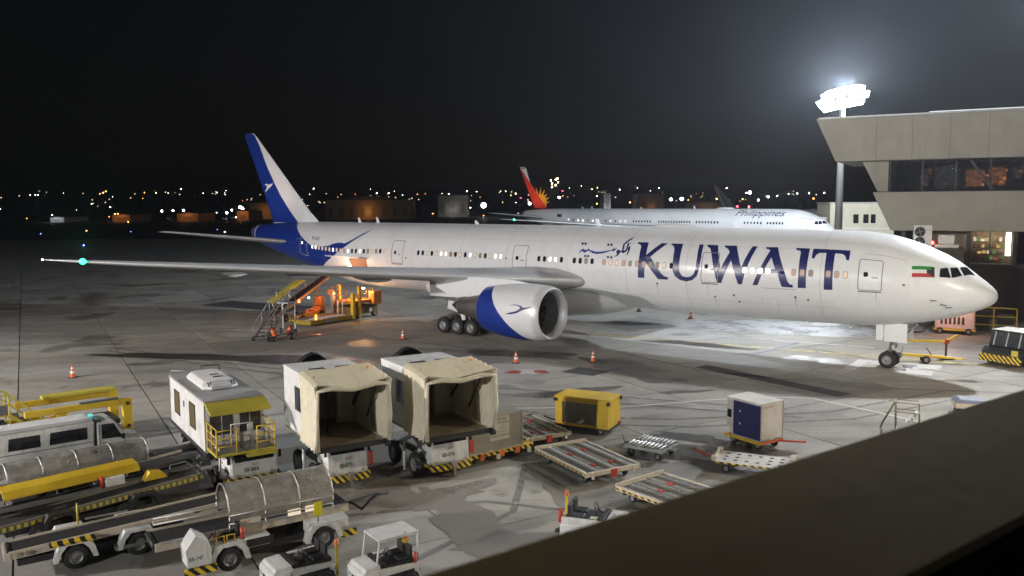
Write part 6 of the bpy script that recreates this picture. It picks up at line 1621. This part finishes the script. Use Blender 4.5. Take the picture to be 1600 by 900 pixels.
def city_lamp(px, py, c, size, D=620):
    p = far_pt(px, py, D)
    if c == 'b' or (py > 345 and c in 'ob'):
        # lights set in the field: on the ground
        d = (p - Vector((0, 0, CAM_H))); k = (CAM_H - .5) / -d.z if d.z < 0 else 1
        p = Vector((0, 0, CAM_H)) + d * k; D = p.y
    r = max(.12, (size if size > 1.3 else size * .8) * D / 1314.1)
    t = thing('street_lamp' if c in 'woy' else 'obstruction_light' if c == 'r' else 'taxiway_light', LAMPLAB[c][0], 'lamp', (p.x, p.y, 0), 0, LAMPLAB[c][1])
    h = max(.3, p.z)
    key = (c, 'b')
    if key not in BALL:
        BALL[key] = MB().lathe([(-1, .01), (-.7, .7), (0, 1), (.7, .7), (1, .01)], axis='z', n=10).mesh('lamp_head'); BALL[key].materials.append(CITY[c])
        BALL['p'] = MB().cyl((0, 0, 0), (0, 0, 1), 1, n=6).mesh('pole'); BALL['p'].materials.append(DPOLE)
    o = bpy.data.objects.new('lamp_head', BALL[key]); COL.objects.link(o); o.parent = t; o.location = (0, 0, h); o.scale = (r, r, r)
    o = bpy.data.objects.new('pole', BALL['p']); COL.objects.link(o); o.parent = t; o.scale = (.12, .12, h)
    for (qx, qy), lb in BRIGHT.items():
        if abs(px - qx) < 3 and abs(py - qy) < 3 and (size > 1.9 or c == 'b'): t['label'] = lb
    return t
BRIGHT = {(375, 324): 'brightest white floodlight just left of the blue tail fin', (755.75, 320.75): 'largest single white glare between the two tail fins', (827.5, 318): 'white floodlight at the foot of the red tail fin', (939.6, 305.8): 'bright white floodlight beside the small white box building', (1048.3, 311.5): 'left one of two bright white lamps before the striped distant tail', (1065.2, 310.9): 'right one of two bright white lamps before the striped distant tail', (1171.5, 300.7): 'bright white lamp above the lettering of the far airliner', (130.7, 383.4): 'bright blue taxiway light just above the green wingtip light'}
L1 = [(180,133,'w',.5),(210,132,'w',.6),(225,132,'w',.6),(595,125,'o',.6),(615,118,'y',.8),(630,110,'o',.8),(1077,97,'w',.9),(1210,122,'w',.5),(1292,117,'w',.5),(1345,105,'w',.4),(1340,130,'w',.4),(545,185,'w',.6),(657,205,'w',.9),(670,142,'w',.4),(310,252,'w',.9),(445,265,'w',.7),(470,265,'w',.8),(685,245,'o',.9),(702,245,'o',1),(650,262,'o',.5),(963,228,'w',1.6),(1030,225,'w',1.4),(1093,223,'w',1.6),(1350,238,'w',1.7),(1380,222,'w',1.4),(1430,205,'w',2.2),(1445,212,'w',1.8),(1425,250,'o',1),(1470,237,'o',.8),(1518,235,'o',.9),(1450,275,'o',.8),(1290,237,'w',.6),(515,345,'o',.9),(763,292,'o',.8),(853,310,'y',1),(160,275,'o',.5),(243,363,'b',.7),(778,350,'b',.6),(498,432,'b',1.2),(1295,338,'b',.5),(1410,368,'y',1.1),(860,118,'o',.6),(930,120,'y',.6),(985,115,'o',.5),(455,222,'w',.4),(0,216,'w',1)]
L2 = [(160,178,'w',.7),(555,207,'w',.8),(630,207,'w',.6),(515,183,'w',.4),(665,195,'w',.4),(360,268,'w',.8),(362,308,'o',1),(587,300,'o',1),(780,297,'o',1.2),(987,290,'o',1),(347,352,'o',.7),(613,362,'o',1),(905,335,'o',.8),(1222,347,'o',.6),(1005,212,'w',.5),(1105,240,'w',1),(1118,195,'y',1),(1060,297,'w',1),(1140,298,'w',.8),(1020,295,'w',.8),(1112,300,'w',.5),(1223,283,'w',4.2),(1178,197,'w',.5),(1360,195,'y',.7),(1145,222,'w',.4),(1330,195,'w',.4),(1423,210,'y',1),(1455,237,'r',.9),(1510,272,'w',2.2),(1425,265,'w',.5),(420,215,'r',.5),(135,215,'w',.5),(240,212,'w',.3)]
L3 = [(293,173,'r',1),(277,203,'w',1.8),(473,195,'w',2.4),(452,197,'w',1),(558,167,'w',.8),(640,160,'w',.5),(740,160,'w',.6),(795,212,'w',2.2),(845,210,'w',2.6),(875,235,'w',1),(1053,160,'w',1),(1160,180,'w',2.4),(1145,182,'w',1.2),(1245,200,'w',1.6),(1200,215,'w',1.4),(1340,187,'w',.7),(1380,185,'w',1),(1435,183,'w',1),(1505,182,'w',1),(1285,197,'w',.8),(452,232,'o',1),(605,226,'o',1),(740,228,'o',1.1),(1007,210,'o',1.3),(1127,210,'o',1),(1455,208,'o',1.2),(875,215,'o',.7),(1102,245,'r',1.5),(1157,245,'r',1.5),(625,225,'r',.6),(100,205,'r',.8),(995,152,'w',.4),(430,165,'y',.6),(455,158,'y',.6),(380,150,'w',.4),(325,160,'w',.4),(700,172,'w',.4)]
for ox, oy, sc, LL in ((0, 270, 3.81, L1), (450, 250, 4.0, L2), (780, 240, 2.963, L3)):
    for x, y, c, s in LL:
        city_lamp(ox + x / sc, oy + y / sc, c, s, 620 + (x * 7 % 90))
rnd = random.Random(77)
for i in range(34):
    px = rnd.choice((rnd.uniform(0, 380), rnd.uniform(480, 800), rnd.uniform(860, 1280))); y_ = 300 + abs(rnd.gauss(0, 1)) * 9
    city_lamp(px, min(y_, 322), rnd.choice('wyyoo'), rnd.uniform(.22, .45), rnd.uniform(640, 860))
# low buildings catching the lamp light
FB = [((505, 313), (640, 338), 560, 'long low hangar lit dimly behind orange lamps', (.30, .24, .14)), ((385, 318), (440, 336), 600, 'small dim hangar behind the blue tail fin', (.26, .22, .15)), ((683, 306), (730, 330), 640, 'pale lit office block right of the long hangar', (.3, .27, .22)),
      ((945, 302), (956, 312), 640, 'small white box building under a bright lamp', (.7, .7, .75)), ((1000, 303), (1040, 322), 600, 'low grey shed beyond the white fuselage', (.2, .2, .2)), ((70, 341), (92, 348), 520, 'small white hut on the left of the field', (.6, .6, .62)),
      ((168, 336), (196, 346), 520, 'small shed under an orange lamp on the left', (.45, .3, .2)), ((270, 334), (304, 344), 520, 'shed under white lamps left of the tail', (.45, .3, .2)), ((365, 330), (384, 341), 540, 'shed lit orange just left of the tail fin', (.45, .3, .2)), ((1075, 318), (1140, 326), 420, 'long dark cargo shed beyond the fuselage', (.15, .15, .15))]
for (x0, y0), (x1, y1), Dd, lab, col in FB:
    a = far_pt(x0, y0, Dd); b = far_pt(x1, y0, Dd)
    t = thing('hangar' if 'hangar' in lab else 'far_building', lab, 'building', (a.x, Dd + 6, 0), 0)
    w = b.x - a.x; h = max(3, a.z)
    MB().box(0, w, 0, 30, 0, h).build('wall', paint('far_wall_%d' % int(x0), col, .8, dirt=.4, scale=.1, bump=0), t)
    MB().prism([(0 - .5, h), (w + .5, h), (w / 2, h + min(3, w * .06))], -.4, 30).build('roof', paint('far_roof', (.1, .1, .1), .8, bump=0), t)
    n = max(1, int(w / 7))
    for i in range(n):
        MB().box((i + .3) * w / n, (i + .7) * w / n, -.1, .05, h * .15, h * .62).build('door', paint('far_door_%d' % int(x0), tuple(c * .6 for c in col), .8, bump=0), t)
    wm = far_pt((x0 + x1) / 2, y1, Dd)
    amber = x0 not in (683, 945, 70)
    lamp('wall_lamp', t, (w / 2, -5, min(5, h)), 700 if w < 30 else 1100, (1, .42, .12) if amber else (.95, .97, 1), .3)
# control-tower-like block with lit windows
tw = thing('tower_block', 'distant tower block with a few lit windows above the red tail', 'building', (far_pt(858, 280, 700).x, 700, 0))
p = far_pt(860, 278, 700)
MB().box(0, 8, 0, 8, 0, p.z).build('wall', paint('tower_wall', (.05, .05, .05), .8, bump=0), tw)
for x, z in ((1, -2.5), (5, -2), (2, -5), (5, -6.5), (2, -8), (7, -4), (6.5, -1.0)):
    MB().box(x, x + .9, -.06, .02, p.z + z, p.z + z + 1.1).build('window', CITY['y'], tw)
# blocks of the town skyline, dark with a few lit windows
rnd = random.Random(31)
SKY = paint('town_wall', (.05, .05, .055), .9, bump=0)
TW = glow('town_window', (1, .72, .42), 2.2)
for i in range(34):
    px = 20 + i * 39 + rnd.uniform(-12, 12); Dd = rnd.uniform(900, 1300)
    if 1290 < px: continue
    q = far_pt(px, rnd.uniform(296, 309), Dd); w = rnd.uniform(14, 40)
    t = thing('town_block', 'dark block in the distant town skyline', 'building', (q.x, Dd, 0), rnd.uniform(-.2, .2), 'blocks of the town skyline')
    MB().box(0, w, 0, 20, 0, q.z).build('wall', SKY, t)
    for _ in range(rnd.randint(1, 4)):
        x = rnd.uniform(1, w - 2); z = rnd.uniform(max(1, q.z - 9), q.z - 2)
        MB().box(x, x + 1.2, -.08, .02, z, z + .9).build('window', TW, t)
# ------------------------------------------------------------------ haze
hz = MB().box(-900, 900, -120, 1500, -1.0, 46)
hm = bpy.data.materials.new('haze'); hm.use_nodes = True
ht = hm.node_tree; ht.nodes.remove(ht.nodes['Principled BSDF'])
pv = ht.nodes.new('ShaderNodeVolumePrincipled'); pv.inputs['Color'].default_value = (.80, .87, 1, 1); pv.inputs['Density'].default_value = 0.00015; pv.inputs['Anisotropy'].default_value = 0.55
ht.links.new(pv.outputs[0], ht.nodes['Material Output'].inputs['Volume'])
tag(hz.build('haze', hm), kind='stuff')
